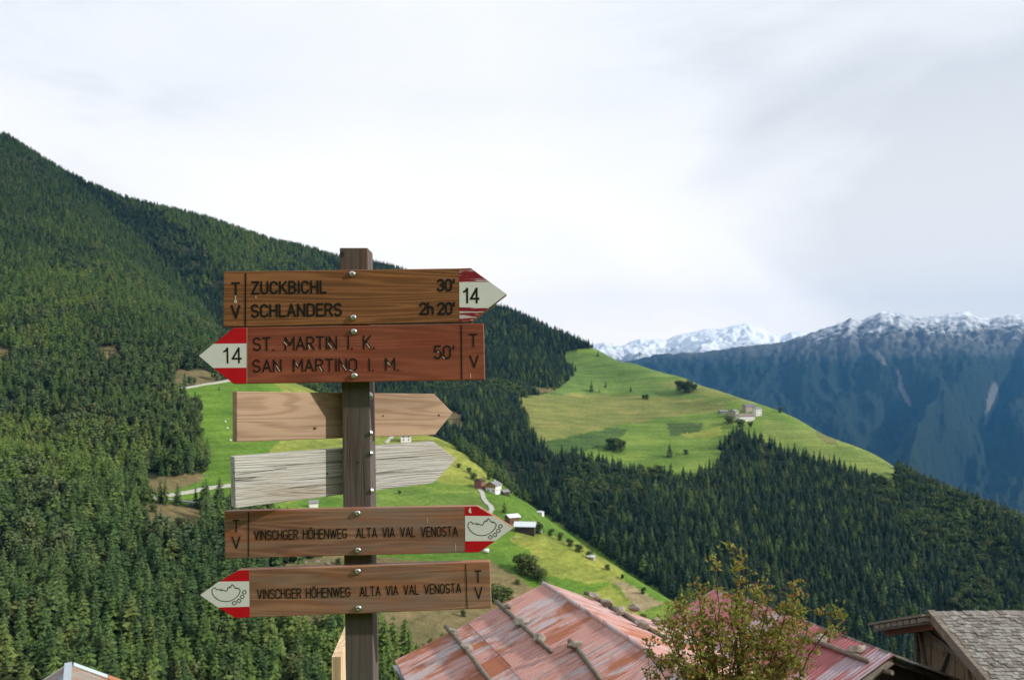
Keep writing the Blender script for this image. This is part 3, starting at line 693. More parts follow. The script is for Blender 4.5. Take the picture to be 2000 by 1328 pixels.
# ------------------------------------------------------------------ roads
MAT_ROAD = plain('road_gravel', (.42, .40, .37), .95, scale=.5)
def road(pixels, width, label):
    P3 = [hit(*q) for q in pixels]; dense = []
    for a, b in zip(P3, P3[1:]):
        n = max(2, int((b - a).length / 3)); dense += [a.lerp(b, i / n) for i in range(n)]
    dense.append(P3[-1]); mb = MB(); xs = []
    for i, p in enumerate(dense):
        d = dense[min(i + 1, len(dense) - 1)] - dense[max(i - 1, 0)]; s = Vector((d.y, -d.x, 0)).normalized() * width / 2
        c = [p + s * k for k in (-1, 0, 1)]; zz = float(np.max(terr(np.array([q.x for q in c]), np.array([q.y for q in c])))) + .35
        for q in (c[0], c[2]): mb.v.append((q.x, q.y, zz))
        for q in (c[0], c[2]): mb.v.append((q.x, q.y, zz - 2.5))
        if i:
            k = 4 * i; mb.f += [(k - 4, k - 3, k + 1, k), (k - 4, k, k + 2, k - 2), (k - 3, k - 1, k + 3, k + 1)]
    tag(mb.build('road', MAT_ROAD), kind='structure')
road([(330, 768), (345, 762), (380, 755), (432, 746), (470, 741)], 4, '')
road([(272, 977), (300, 972), (340, 966), (385, 958), (445, 949), (520, 935)], 4, '')
road([(300, 974), (340, 977), (395, 985), (440, 990)], 3, '')
road([(936, 956), (942, 964), (945, 975), (950, 982), (958, 988), (961, 996), (955, 1004), (940, 1010)], 3.2, '')
road([(752, 866), (762, 858), (766, 852), (770, 848)], 3.2, '')


# ------------------------------------------------------------------ far farm buildings
M_WHITE = plain('white_plaster', (.78, .77, .74), .9, scale=.6); M_GREYROOF = plain('grey_shingle_roof', (.22, .22, .23), .9, scale=1.5); M_PALEROOF = plain('pale_metal_roof', (.62, .67, .70), .5, scale=.8)
M_BROWNW = plain('brown_timber', (.19, .10, .055), .9, scale=2); M_DARKW = plain('dark_timber', (.06, .045, .035), .9, scale=2); M_REDROOF = plain('red_roof', (.25, .11, .09), .9, scale=1); M_STONE = plain('rubble_wall', (.36, .31, .26), .95, scale=1.5); M_PANE = plain('window_pane', (.03, .035, .04), .2, scale=2)


def farm(name, px, py, w, d, h, rise, rz, wall, roof, label, cat='house', group=None, windows=True, over=.6, timber=None, open_front=False, chimney=False):
    """gabled building: w along local x (ridge direction), d deep, foot at the pixel"""
    p = hit(px, py); e = empty(name, p, math.radians(rz)); tag(e, label, cat, group)
    b = MB().prism([(-w / 2, -d / 2, -3), (-w / 2, d / 2, -3), (-w / 2, d / 2, h), (-w / 2, 0, h + rise), (-w / 2, -d / 2, h)], (w, 0, 0)).build('wall', wall, e)
    if timber:
        for sx in (-1, 1): MB().prism([(sx * (w / 2 + .06), -d / 2 - .05, h * .62), (sx * (w / 2 + .06), d / 2 + .05, h * .62), (sx * (w / 2 + .06), d / 2 + .05, h), (sx * (w / 2 + .06), 0, h + rise), (sx * (w / 2 + .06), -d / 2 - .05, h)], (-sx * .1, 0, 0)).build('gable_boarding', timber, e)
    sl = math.hypot(d / 2, rise); k = (d / 2 + over) / (d / 2)
    for s in (-1, 1):
        R = MB().prism([(-w / 2 - over, 0, h + rise + .02), (w / 2 + over, 0, h + rise + .02), (w / 2 + over, s * d / 2 * k, h + rise - rise * k + .02), (-w / 2 - over, s * d / 2 * k, h + rise - rise * k + .02)], (0, 0, .28)).build('roof_slope', roof, e)
    if chimney: MB().box((w * .15, -.4, h), (w * .15 + .8, .4, h + rise + 1.2)).build('chimney', wall, e)
    if windows:
        n = max(2, int(w / 3.2)); rows = 2 if h > 4.4 else 1
        for r in range(rows):
            for i in range(n):
                cx = -w / 2 + w * (i + .5) / n; cz = (h / rows) * r + 1.0
                f = MB().box((cx - .55, -d / 2 - .05, cz), (cx + .55, -d / 2 + .1, cz + 1.3)).build('window', M_BROWNW, e); MB().box((cx - .42, -d / 2 - .08, cz + .12), (cx + .42, -d / 2, cz + 1.18)).build('pane', M_PANE, f)
        for sx in (-1, 1):
            for yy in (-d / 4, d / 4):
                f = MB().box((sx * w / 2 - .07, yy - .5, 1.0), (sx * w / 2 + .07, yy + .5, 2.2)).build('window', M_BROWNW, e); MB().box((sx * w / 2 - .1, yy - .38, 1.1), (sx * w / 2 + .1, yy + .38, 2.1)).build('pane', M_PANE, f)
    if open_front: MB().box((-w * .4, -d / 2 - .06, -.2), (w * .35, -d / 2 + .1, h * .7)).build('barn_door', M_DARKW, e)
    return e


farm('farmhouse', 964, 961, 8.5, 8, 5.6, 2.0, 62, M_WHITE, M_GREYROOF, 'white farmhouse with grey roof and wooden gable on the steep green meadow', 'house', None, True, .9, plain('orange_boarding', (.36, .17, .07), .9), chimney=True)
farm('red_barn', 937, 953, 5.5, 6, 5, 1.6, 60, M_REDROOF, M_DARKW, 'small red-brown barn left of the white farmhouse', 'barn', None, False)
farm('shed', 985, 966, 5.5, 5, 2.4, 1.2, 40, M_DARKW, M_GREYROOF, 'low dark shed right of the white farmhouse', 'shed', None, False)
farm('white_roofed_house', 1000, 1023, 6.5, 6.5, 4.4, 1.2, 30, M_BROWNW, plain('white_sheet_roof', (.78, .78, .78), .5), 'brown house with a flat white roof behind the pale-roofed barn', 'house', None, True, .8)
farm('barn', 1026, 1040, 11, 7, 4.2, 1.8, -8, M_DARKW, M_PALEROOF, 'dark timber barn with a pale blue-grey metal roof', 'barn', None, False, .8, open_front=True)
farm('farmhouse', 792, 862, 9, 8, 5, 1.8, 15, M_WHITE, M_GREYROOF, 'white house between the two blank signs', 'house', None, True)
farm('stone_barn', 1433, 812, 15, 11, 6, 2.6, 55, M_STONE, M_GREYROOF, 'stone barn at the left of the farm on the far hill', 'barn', 'buildings of the farm on the far hill', False)
farm('shed', 1412, 808, 12, 7, 3.2, 1.5, 8, M_GREYROOF, M_GREYROOF, 'low grey shed at the far left of the hill farm', 'shed', 'buildings of the farm on the far hill', False)
farm('long_farmhouse', 1456, 821, 24, 10, 6.2, 2.8, 14, M_WHITE, plain('brown_shingles', (.23, .17, .15), .9), 'long white farmhouse in front of the hill farm', 'house', 'buildings of the farm on the far hill', True)
farm('farmhouse', 1479, 811, 9, 10, 9.5, 1.8, 12, M_WHITE, M_GREYROOF, 'tall bright white house at the right end of the hill farm', 'house', 'buildings of the farm on the far hill', True)
farm('farmhouse', 1462, 803, 16, 9, 7.0, 3.0, 20, M_STONE, plain('violet_slate', (.15, .14, .19), .9), 'dark slate roofed house behind the long white farmhouse', 'house', 'buildings of the farm on the far hill', False)
farm('chapel', 1342, 737, 6, 6, 5.5, 3.2, 30, M_WHITE, M_GREYROOF, 'small white chapel on the skyline of the far meadow', 'chapel', None, True, .4)
farm('hut', 1330, 736, 6, 5, 3.6, 2.2, 10, M_WHITE, M_GREYROOF, 'little white hut left of the chapel on the skyline', 'hut', None, False, .4)
farm('shed', 1056, 1005, 4, 3, 1.8, .8, -30, M_WHITE, M_PALEROOF, 'tiny white shed on the rim of the near meadow', 'shed', None, False, .3)
farm('shed', 1155, 1093, 3.6, 2.6, 1.6, .7, -30, M_STONE, M_PALEROOF, 'tiny pale roofed shed in the rim hedge', 'shed', None, False, .3)
farm('hut', 612, 990, 5, 4, 2.6, 1.2, 20, M_WHITE, M_GREYROOF, 'pale hut just above the fifth sign board', 'hut', None, False, .4)

MAT_BALE = plain('white_wrap', (.75, .77, .76), .4, scale=3)
for px, py, lab in ((440, 825, 'upper white wrapped bale in the meadow left of the blank sign'), (444, 838, 'second white wrapped bale in the meadow left of the blank sign'), (450, 862, 'lowest white wrapped bale in the meadow left of the blank sign'), (1055, 1042, 'white wrapped bale right of the pale-roofed barn'), (950, 1080, 'white bale just below the tip of the fifth sign')):
    p = hit(px, py); m = MB(); s = 2.2 if py > 1000 else 1.2
    for i in range(9):
        a = math.pi * i / 8
    m.tube([(-.6 * s, 0, .5 * s), (-.52 * s, 0, .5 * s), (.52 * s, 0, .5 * s), (.6 * s, 0, .5 * s)], [.36 * s, .5 * s, .5 * s, .36 * s], 12)
    tag(m.build('hay_bale', MAT_BALE, None, 0, True, p), lab, 'bale', 'white wrapped bales')

MAT_ROCK = plain('grey_rock', (.20, .175, .145), .95, var=.3, scale=1.2)
def boulder(r, seed, sq=(1, 1, .7)):
    bm = bmesh.new(); bmesh.ops.create_icosphere(bm, subdivisions=2, radius=1); q = random.Random(seed)
    cuts = [(Vector((q.gauss(0, 1), q.gauss(0, 1), q.gauss(0, 1))).normalized(), q.uniform(.42, .8)) for _ in range(13)]
    for v in bm.verts:
        for n, d in cuts:
            e = v.co.dot(n) - d
            if e > 0: v.co -= n * e
        v.co = Vector((v.co.x * sq[0], v.co.y * sq[1], v.co.z * sq[2])) * r
    me = bpy.data.meshes.new('boulder'); bm.to_mesh(me); bm.free(); return me
for i, (px, py, r) in enumerate(((420, 1004, 4.5), (428, 1016, 3.8), (436, 1008, 3.0), (398, 915, 2.6), (402, 930, 2.2), (396, 895, 2.0), (580, 993, 2.2), (618, 1098, 3.0), (640, 1100, 2.4), (905, 855, 4.0), (1005, 1052, 2.0), (1025, 1048, 1.6), (595, 1098, 2.5), (940, 1112, 1.6))):
    o = link('boulder', boulder(r * .7, i, (1.2, 1, .55)), MAT_ROCK, None, hit(px, py))
    tag(o, ['pale rock on the bank left of the fifth sign, largest of three', 'pale rock on the bank left of the fifth sign, lowest of three', 'pale rock on the bank left of the fifth sign, nearest the sign', 'rock at the forest edge beside the left meadow, middle one', 'rock at the forest edge beside the left meadow, lowest one', 'rock at the forest edge beside the left meadow, top one',
            'rock on the meadow seen above the fifth sign', 'rock between the two lowest signs, middle one', 'rock between the two lowest signs, next to the post', 'rock outcrop on the rim of the meadow behind the grey blank sign', 'stone bank left of the yellow field under the barn', 'stone bank at the top of the yellow field under the barn', 'rock between the two lowest signs, leftmost one', 'stone on the dry bank beside the lowest sign'][i], 'rock', 'rocks on the near hillside')

# ------------------------------------------------------------------ roofs below the viewer
def roof_paint(name, seed, base, grey, rust):
    M = Mat(name, .55, .35); oi = M.n('ShaderNodeObjectInfo')
    off = M.n('ShaderNodeVectorMath', operation='ADD'); t = M.n('ShaderNodeTexCoord'); g = M.n('ShaderNodeNewGeometry')
    # streaks along the sheet (local y), carried over neighbouring sheets by the parent's frame
    st = M.noise(M.coord((5.5, .55, 1), 'Object', loc=(seed, 0, 0)), 1, 5, .65, .2)
    mp = M.n('ShaderNodeMapping'); mp.inputs['Scale'].default_value = (1, 1, 1); M.L.new(t.outputs['Object'], off.inputs[0])
    rnd = M.n('ShaderNodeCombineXYZ'); M.L.new(M.math('MULTIPLY', oi.outputs['Random'], 37), rnd.inputs[0]); M.L.new(M.math('MULTIPLY', oi.outputs['Random'], 11), rnd.inputs[1]); M.L.new(rnd.outputs[0], off.inputs[1])
    def nz(sc, det=5, ro=.6):
        m = M.n('ShaderNodeMapping'); m.inputs['Scale'].default_value = sc; M.L.new(off.outputs[0], m.inputs[0]); return M.noise(m.outputs[0], 1, det, ro, .3)
    a = nz((7, .8, 1)); b = nz((3.2, .6, 1)); d = nz((22, 1.2, 1)); r = nz((2.2, .7, 1)); sp = nz((30, 30, 30), 3)
    c = M.mix(M.ramp(b, (.35, 0.), (.65, 1.)), base, tuple(min(1, q * k) for q, k in zip(base, (1.12, 1.25, 1.25))))
    rr_ = M.math('FRACT', M.math('MULTIPLY', oi.outputs['Random'], 13.7))
    c = M.mix(M.ramp(M.math('ADD', a, M.math('MULTIPLY', M.math('SUBTRACT', oi.outputs['Random'], .5), .22)), (.50, 0.), (.60, .9)), c, grey)
    c = M.mix(M.ramp(M.math('ADD', r, M.math('MULTIPLY', M.math('SUBTRACT', rr_, .5), .26)), (.56, 0.), (.64, .95)), c, rust)
    c = M.mix(M.ramp(d, (.36, .55), (.46, 0.)), c, (.17, .075, .07))
    c = M.mix(1, c, M.ramp(sp, (.3, .86), (.7, 1.1)), 'MULTIPLY'); M.color(c); M.bump(sp, .15, .004)
    return M.m


PAINT1 = roof_paint('faded_red_sheet', 1, (.47, .235, .205), (.44, .40, .42), (.36, .125, .06))
PAINT2 = roof_paint('rose_red_sheet', 5, (.34, .10, .105), (.38, .32, .36), (.28, .07, .06))
MAT_BEAM = wood('grey_pole_wood', (.10, .08, .065), (.26, .22, .18), 'x', 12, 4, .3); MAT_OLDW = wood('old_barn_wood', (.15, .105, .065), (.37, .275, .18), 'z', 14, 6, .35, low=(.8, 6))
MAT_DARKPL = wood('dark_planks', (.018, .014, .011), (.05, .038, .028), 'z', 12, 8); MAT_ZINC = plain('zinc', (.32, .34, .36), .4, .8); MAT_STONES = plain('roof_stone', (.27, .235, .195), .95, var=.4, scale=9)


def corrugated(w, l, wave=.09, amp=.017):
    n = int(round(w / wave)) * 6; mb = MB()
    for i in range(n + 1):
        x = w * i / n; z = amp * math.sin(2 * math.pi * x / wave)
        mb.v += [(x, 0, z), (x, l * .5, z), (x, l, z)]
        if i: k = 3 * i; mb.f += [(k - 3, k, k + 1, k - 2), (k - 2, k + 1, k + 2, k - 1)]
    me = mb.mesh('corrugated_sheet'); me.polygons.foreach_set('use_smooth', [True] * len(me.polygons)); return me


class Gable:
    """roof frame: ridge from far end a, along horizontal direction rd; slopes fall to the left and right of it"""
    def __init__(s, a, rd, pitch): s.a = Vector(a); s.rd = Vector((*rd, 0)).normalized(); s.left = Vector((s.rd.y, -s.rd.x, 0)); s.t = math.tan(math.radians(pitch)); s.ang = math.radians(pitch)
    def frame(s, side):                            # x axis along the ridge, y axis down the slope
        o = s.left * side; dn = (o * math.cos(s.ang) - Vector((0, 0, 1)) * math.sin(s.ang)); nm = s.rd.cross(dn)
        if nm.z < 0: nm = -nm
        return s.rd, dn, nm
    def at(s, side, u, v, lift=0): x, d, n = s.frame(side); return s.a + x * u + d * v + n * lift
    def ray(s, side, px, py):                      # (u, v) on the slope under a pixel
        x, d, n = s.frame(side); c = Vector((0, 0, EYE)); r = P(px, py, 1) - c; p = c + r * ((s.a - c).dot(n) / r.dot(n)); q = p - s.a; return q.dot(x), q.dot(d)


def place(o, x, y, z, loc):
    m = Matrix((x, y, z)).transposed().to_4x4(); m.translation = loc; o.matrix_world = m


def sheet_roof(root, G, side, length, rows, sw, mat, u0=0):
    x, d, n = G.frame(side); k = 0
    meshes = {}
    part = empty('roof_slope', (0, 0, 0)); part.parent = root
    for r, (v0, l) in enumerate(rows):
        u = u0
        while u < u0 + length - .05:
            if l not in meshes: meshes[l] = corrugated(sw + .04, l); meshes[l].materials.append(mat)
            o = link('corrugated_sheet', meshes[l]); o.parent = part
            tilt = random.uniform(-.004, .004); lift = .05 + .014 * (len(rows) - r) + (.004 if k % 2 else 0)
            xx = (x + n * tilt).normalized(); nn = xx.cross(d)
            if nn.dot(n) < 0:                      # keep a right-handed frame: mirror the run of the sheet
                place(o, -xx, d, (-xx).cross(d), G.at(side, u + sw + .04, v0 + random.uniform(-.02, .03), lift))
            else: place(o, xx, d, nn, G.at(side, u, v0 + random.uniform(-.02, .03), lift))
            u += sw; k += 1
    return part


APEX1 = P(1065, 1145, 20)
G1R = Gable(APEX1, (1.63, -4.9), 21.8)
house1 = empty('pink_roofed_house', (APEX1.x + 1.4, APEX1.y - 4, -7.5)); tag(house1, 'house with a faded pink corrugated roof weighted with poles and stones', 'house')
def wp(o, root):                                   # parent while keeping the world position
    o.parent = root; o.matrix_parent_inverse = Matrix.Translation(root.location).inverted() if root.parent is None else Matrix(); return o


def parent_world(part, root):
    part.parent = root; part.location = -Vector(root.location)


LEN1, VL = 9.5, 3.98
for side, hv in ((1, VL), (-1, 4.0)):
    pt = sheet_roof(house1, G1R, side, LEN1, ((0.02, 2.1), (2.0, 2.05)), .82, PAINT1); pt.location = -Vector(house1.location)
def gable_body(root, G, length, vl, vr, zfloor, mat, inset=.35, mat_gable=None):
    x, _, _ = G.frame(1); hl = G.left * (math.cos(G.ang) * vl - .3); hr = -G.left * (math.cos(G.ang) * vr - .3); dz = lambda q: -q.length * G.t - .12
    a = G.a + x * inset; top = a + Vector((0, 0, -.12)); L_ = a + hl + Vector((0, 0, dz(hl))); R_ = a + hr + Vector((0, 0, dz(hr)))
    o = MB().prism([Vector((L_.x, L_.y, zfloor)), L_, top, R_, Vector((R_.x, R_.y, zfloor))], x * (length - 2 * inset)).build('wall', mat, root); o.location = -Vector(root.location)
    return o
gable_body(house1, G1R, LEN1, VL, 4.0, -9, M_STONE)
o = MB().tube([G1R.at(1, -.05, 0, .075), G1R.at(1, LEN1, 0, .075)], .06, 8).build('ridge_cap', PAINT1, house1); o.location = -Vector(house1.location)
for vv, nm in ((.0, 'verge_board'),):
    for side, l in ((1, VL), (-1, 4.0)):
        o = MB().beam(G1R.at(side, -.03, .05, -.03), G1R.at(side, -.03, l, -.03), .05, .16, G1R.frame(side)[2]).build('verge_board', MAT_BEAM, house1); o.location = -Vector(house1.location)
gut = MB(); e0, e1 = G1R.at(1, -.15, VL + .10, -.02), G1R.at(1, LEN1, VL + .10, -.02)
for k in range(7):
    a = math.pi * (1 + k / 6.0)
    for p in (e0, e1): gut.v.append(tuple(p + G1R.left * math.cos(a) * .085 + Vector((0, 0, math.sin(a) * .085))))
gut.f = [(2 * k, 2 * k + 1, 2 * k + 3, 2 * k + 2) for k in range(6)]
o = gut.build('gutter', MAT_ZINC, house1); o.location = -Vector(house1.location)

APEX2 = P(1400, 1152, 22.7); B2 = P(1745, 1279, 17.0); B2.z = APEX2.z
G2R = Gable(APEX2, (B2.x - APEX2.x, B2.y - APEX2.y), 22.4); LEN2 = (B2 - APEX2).length
house2 = empty('rose_roofed_house', (APEX2.x + 1.3, APEX2.y - 3, -7.5)); tag(house2, 'house with a rose red corrugated roof behind the rosehip bush', 'house')
pt = sheet_roof(house2, G2R, 1, LEN2, ((0.02, 2.1), (2.0, 2.05)), LEN2 / 8, PAINT2); pt.location = -Vector(house2.location)
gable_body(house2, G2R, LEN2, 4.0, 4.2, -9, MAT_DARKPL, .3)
o = MB().tube([G2R.at(1, -.05, 0, .03), G2R.at(1, LEN2, 0, .03)], .045, 8).build('ridge_cap', PAINT2, house2); o.location = -Vector(house2.location)
SH = Mat('weathered_shingle', .9, .15); _oi = SH.n('ShaderNodeObjectInfo'); _g = SH.n('ShaderNodeNewGeometry')
_f = SH.math('FRACT', SH.math('ADD', SH.math('MULTIPLY', _oi.outputs['Random'], 7.3), _g.outputs['Random Per Island']))
_c = SH.ramp(_f, (0, (.15, .13, .11)), (.35, (.21, .19, .17)), (.7, (.26, .245, .225)), (1, (.32, .305, .285)))
_st = SH.noise(SH.coord((60, 4, 60), 'World'), 1, 4, .6); SH.color(SH.mix(1, _c, SH.ramp(_st, (.3, .7), (.7, 1.2)), 'MULTIPLY')); SH.bump(_st, .4, .004); MAT_SHINGLE = SH.m
shing = empty('roof_slope', -Vector(house2.location)); shing.parent = house2
plk = MB().box((-.5, -.09, -.012), (.5, .09, .012)).mesh('long_shingle'); plk.materials.append(MAT_SHINGLE)
xx, dd, nn = G2R.frame(-1)
for r in range(7):                                 # long shingles of the hidden slope, seen on their ends
    for k in range(22):
        q = link('long_shingle', plk); q.parent = shing
        ly = dd; lx = xx
        place(q, ly, ly.cross(nn) * -1 if False else nn.cross(ly), nn, G2R.at(-1, LEN2 + .12 - .1 - k * .27 + random.uniform(-.05, .05), .42 + r * .62, .045 + .012 * ((r + k) % 3)))
        q.scale = (random.uniform(.9, 1.05), random.uniform(1.2, 1.5), random.uniform(.8, 1.7))
o = MB().beam(G2R.at(1, LEN2 - .02, .05, -.06), G2R.at(1, LEN2 - .02, 4, -.06), .06, .14, G2R.frame(1)[2]).build('verge_board', MAT_BEAM, house2); o.location = -Vector(house2.location)
o = MB().beam(G2R.at(-1, LEN2 - .02, .05, -.06), G2R.at(-1, LEN2 - .02, 4, -.06), .06, .12, G2R.frame(-1)[2]).build('verge_board', MAT_DARKPL, house2); o.location = -Vector(house2.location)
o = MB().tube([G2R.at(1, LEN2 + .02, .35, -.12), G2R.at(1, LEN2 + .22, .33, -.1)], .05, 8).build('beam_end', MAT_BEAM, house2); o.location = -Vector(house2.location)


def pole(G, side, p0, p1, label, r=.055, ext=0):
    u0, v0 = G.ray(side, *p0); u1, v1 = G.ray(side, *p1); v = (v0 + v1) / 2; v1 = v0 + (v1 - v0) * .6
    a, b = G.at(side, u0, v0, r + .075), G.at(side, u1 + ext, v1, r + .075); m = a.lerp(b, .5) + Vector((random.uniform(-.03, .03), 0, .01))
    o = MB().tube([a, a.lerp(m, .5) + Vector((.012, 0, 0)), m, b.lerp(m, .5), b], [r, r * .96, r * .92, r * .9, r * .82], 10).build('roof_pole', MAT_BEAM, None, 0, True)
    tag(o, label, 'pole', 'poles weighing down the metal roofs')
pole(G1R, 1, (874, 1232), (950, 1330), 'lowest pole on the left slope of the pink roof', ext=.6); pole(G1R, 1, (974, 1184), (1077, 1284), 'middle pole with three stones on the pink roof')
pole(G1R, 1, (1117, 1262), (1145, 1330), 'short pole close to the bush on the pink roof', ext=.4); pole(G1R, -1, (1140, 1166), (1312, 1262), 'upper pole on the far slope of the pink roof'); pole(G1R, -1, (1188, 1196), (1292, 1252), 'lower pole near the ridge on the far slope of the pink roof')
pole(G2R, 1, (1562, 1250), (1704, 1300), 'pole on the rose red roof right of the bush', .065)


def stone(G, side, px, py, r, seed, label, sq=(1.2, .8, .5)):
    u, v = G.ray(side, px, py); x, d, n = G.frame(side); r *= .95; o = link('roof_stone', boulder(r, seed + 50, sq), MAT_STONES)
    p = G.at(side, u, v, r * sq[2] * .8 + .10); o.location = p; o.rotation_euler = (0, 0, random.uniform(-.5, .6)); q = n.to_track_quat('Z', 'Y').to_euler(); o.rotation_euler = (q.x, q.y, q.z + seed)
    tag(o, label, 'stone', 'stones weighing down the metal roofs')
for i, (sd, px, py, r, lab) in enumerate(((1, 996, 1197, .17, 'top stone on the middle pole of the pink roof'), (1, 1026, 1227, .22, 'flat stone halfway down the middle pole of the pink roof'), (1, 1060, 1260, .17, 'lowest stone on the middle pole of the pink roof'),
        (1, 893, 1246, .18, 'orange-lit stone at the top of the lowest pole on the pink roof'), (1, 920, 1276, .18, 'dark flat stone on the lowest pole of the pink roof'), (1, 1128, 1276, .19, 'stone at the top of the short pole close to the bush'),
        (-1, 1152, 1177, .22, 'leftmost stone on the far slope of the pink roof'), (-1, 1178, 1192, .2, 'second stone from the left on the far slope of the pink roof'), (-1, 1234, 1204, .24, 'pale stone sticking up highest on the far slope'), (-1, 1206, 1209, .2, 'rounded stone between the poles of the far slope'),
        (-1, 1250, 1234, .22, 'light stone on the lower pole of the far slope'), (-1, 1278, 1228, .2, 'stone on the right end of the upper pole of the far slope'))):
    stone(G1R, sd, px, py, r, i, lab, (1.15, .9, .62))
stone(G2R, 1, 1606, 1256, .27, 31, 'long flat stone on the rose red roof', (1.35, .8, .4)); stone(G2R, 1, 1679, 1282, .22, 33, 'blocky pale stone near the end of the pole on the rose red roof', (1.2, .8, .6))

# barn with a shingle roof on the right
APEX3 = P(1826, 1203, 18.0); barn = empty('shingled_barn', (APEX3.x + 3, APEX3.y, -7.5)); tag(barn, 'weathered wooden barn with a grey shingle roof at the right edge', 'barn')
G3R = Gable(APEX3, (.995, .03), 20.5)              # ridge runs to the right; left() is the near, camera side
inv3 = -Vector(barn.location)
x3, d3, n3 = G3R.frame(1)
near = empty('roof_slope', inv3); near.parent = barn
sm = [MB().box((-.5, 0, 0), (.5, 1, 1)).mesh('shingle') for _ in range(1)]
for m in sm: m.materials.append(MAT_SHINGLE)
ex = .102; items = []
for r in range(42):
    u = -.02 + random.uniform(0, .06)
    while u < 6.4:
        w = random.uniform(.07, .15); items.append((r, u + w / 2, w)); u += w + .004
items.sort(key=lambda t: t[1] + .75 * max(0, t[0] - 20) - .3 * (t[0] < 21))
rest = MB()
for k, (r, u, w) in enumerate(items):
    v = r * ex; lift = .05 + random.uniform(0, .012); th = random.uniform(.013, .024)
    yv = (d3 + n3 * (.12 + random.uniform(-.05, .06))).normalized(); xv = x3; nv = xv.cross(yv); nv = nv if nv.dot(n3) > 0 else -nv
    L = ex * 1.9; loc = G3R.at(1, u, v - ex * .9 + random.uniform(-.012, .016), lift)
    xv2 = (xv + yv * random.uniform(-.03, .03)).normalized()
    if k < 300:
        o = link('shingle', sm[0]); o.parent = near
        m = Matrix((xv2 * w, yv * L, nv * th)).transposed().to_4x4(); m.translation = loc; o.matrix_world = m
    else:
        n0 = len(rest.v)
        for a, b, c in ((-.5, 0, 0), (.5, 0, 0), (.5, 1, 0), (-.5, 1, 0), (-.5, 0, 1), (.5, 0, 1), (.5, 1, 1), (-.5, 1, 1)): rest.v.append(tuple(loc + xv2 * w * a + yv * L * b + nv * th * c))
        rest.f += [tuple(n0 + i for i in q) for q in ((0, 3, 2, 1), (4, 5, 6, 7), (0, 1, 5, 4), (1, 2, 6, 5), (2, 3, 7, 6), (3, 0, 4, 7))]
o = rest.build('shingle_field', MAT_SHINGLE, barn); o.location = inv3; tag(o, kind='stuff')
def b3(name, mb, mat): q = mb.build(name, mat, barn); q.location = inv3; return q
b3('roof_boarding', MB().prism([G3R.at(1, 0, 0, 0), G3R.at(1, 6.4, 0, 0), G3R.at(1, 6.4, 4.25, 0), G3R.at(1, 0, 4.25, 0)], -n3 * .04), MAT_BEAM)
xf, df, nf = G3R.frame(-1)
b3('roof_boarding', MB().prism([G3R.at(-1, -.3, 0, 0), G3R.at(-1, 6.4, 0, 0), G3R.at(-1, 6.4, 2.7, 0), G3R.at(-1, -.3, 2.7, 0)], nf * .05), MAT_BEAM)
b3('barge_board', MB().beam(G3R.at(1, -.04, -.12, .06), G3R.at(1, -.04, 4.3, .06), .16, .05, n3), MAT_BEAM)
b3('barge_board', MB().beam(G3R.at(1, -.08, .0, -.06), G3R.at(1, -.08, 4.3, -.06), .05, .16, n3), MAT_BEAM)
MAT_RED = wood('red_brown_beam', (.10, .038, .02), (.2, .08, .045), 'x', 10, 3)
b3('eave_beam', MB().beam(G3R.at(-1, .02, .1, -.22), G3R.at(-1, .02, 2.5, -.22), .12, .12, nf), MAT_RED)
for k in range(8):                                 # board ends under the far verge
    b3('board_end', MB().beam(G3R.at(-1, -.28, .15 + k * .31, -.07), G3R.at(-1, .05, .15 + k * .31, -.07), .25, .10, nf), MAT_BEAM)
b3('verge_shadow_board', MB().beam(G3R.at(-1, -.1, .05, -.145), G3R.at(-1, -.1, 2.6, -.145), .3, .03, nf), MAT_BEAM)
# gable wall of upright planks, set back under the verge
wall = empty('gable_wall', inv3); wall.parent = barn
u0 = .55; c0 = G3R.at(1, u0, 0) ; hv = Vector((0, -1, 0))
hv = G3R.left
kk = -1.75
i = 0
while kk < 3.6:
    w = random.uniform(.17, .24); mid = kk + w / 2
    topz = c0.z - abs(mid) * G3R.t - .10; a = c0 + hv * mid + x3 * (random.uniform(-.012, .012)); q = MB().box((0, -w / 2 + .004, -9.2), (.03, w / 2 - .004, topz)).build('plank', MAT_OLDW, wall)
    q.location = (a.x, a.y, 0); kk += w
def onw(t, z, off=-.05): p = c0 + hv * t + x3 * off; return Vector((p.x, p.y, z))
zz = c0.z
for (a, b, w) in (((-1.7, -.66), (3.4, -1.26), .11), ((-1.68, -.7), (-1.68, -3.4), .12), ((-1.55, -.85), (-1.05, -2.2), .07), ((-.35, -.95), (-1.0, -2.2), .07), ((.42, -1.05), (.85, -2.6), .08), ((1.25, -.6), (1.0, -1.05), .10), ((1.72, -.75), (1.72, -2.6), .10), ((2.35, -1.05), (2.0, -1.2), .1)):
    b3('brace', MB().beam(onw(a[0], zz + a[1]), onw(b[0], zz + b[1]), .06, w, (1, 0, 0)) if False else MB().beam(onw(a[0], zz + a[1]), onw(b[0], zz + b[1]), w, .07, (1, 0, .001)), MAT_BEAM)
b3('inner_wall', MB().prism([G3R.at(-1, u0 + .4, 1.75, -.2), G3R.at(1, u0 + .4, 0, -.2), G3R.at(1, u0 + .4, 3.9, -.2), Vector((*G3R.at(1, u0 + .4, 3.9, -.2).xy, -9)), Vector((*G3R.at(-1, u0 + .4, 1.75, -.2).xy, -9))], x3 * 5.2), MAT_DARKPL)

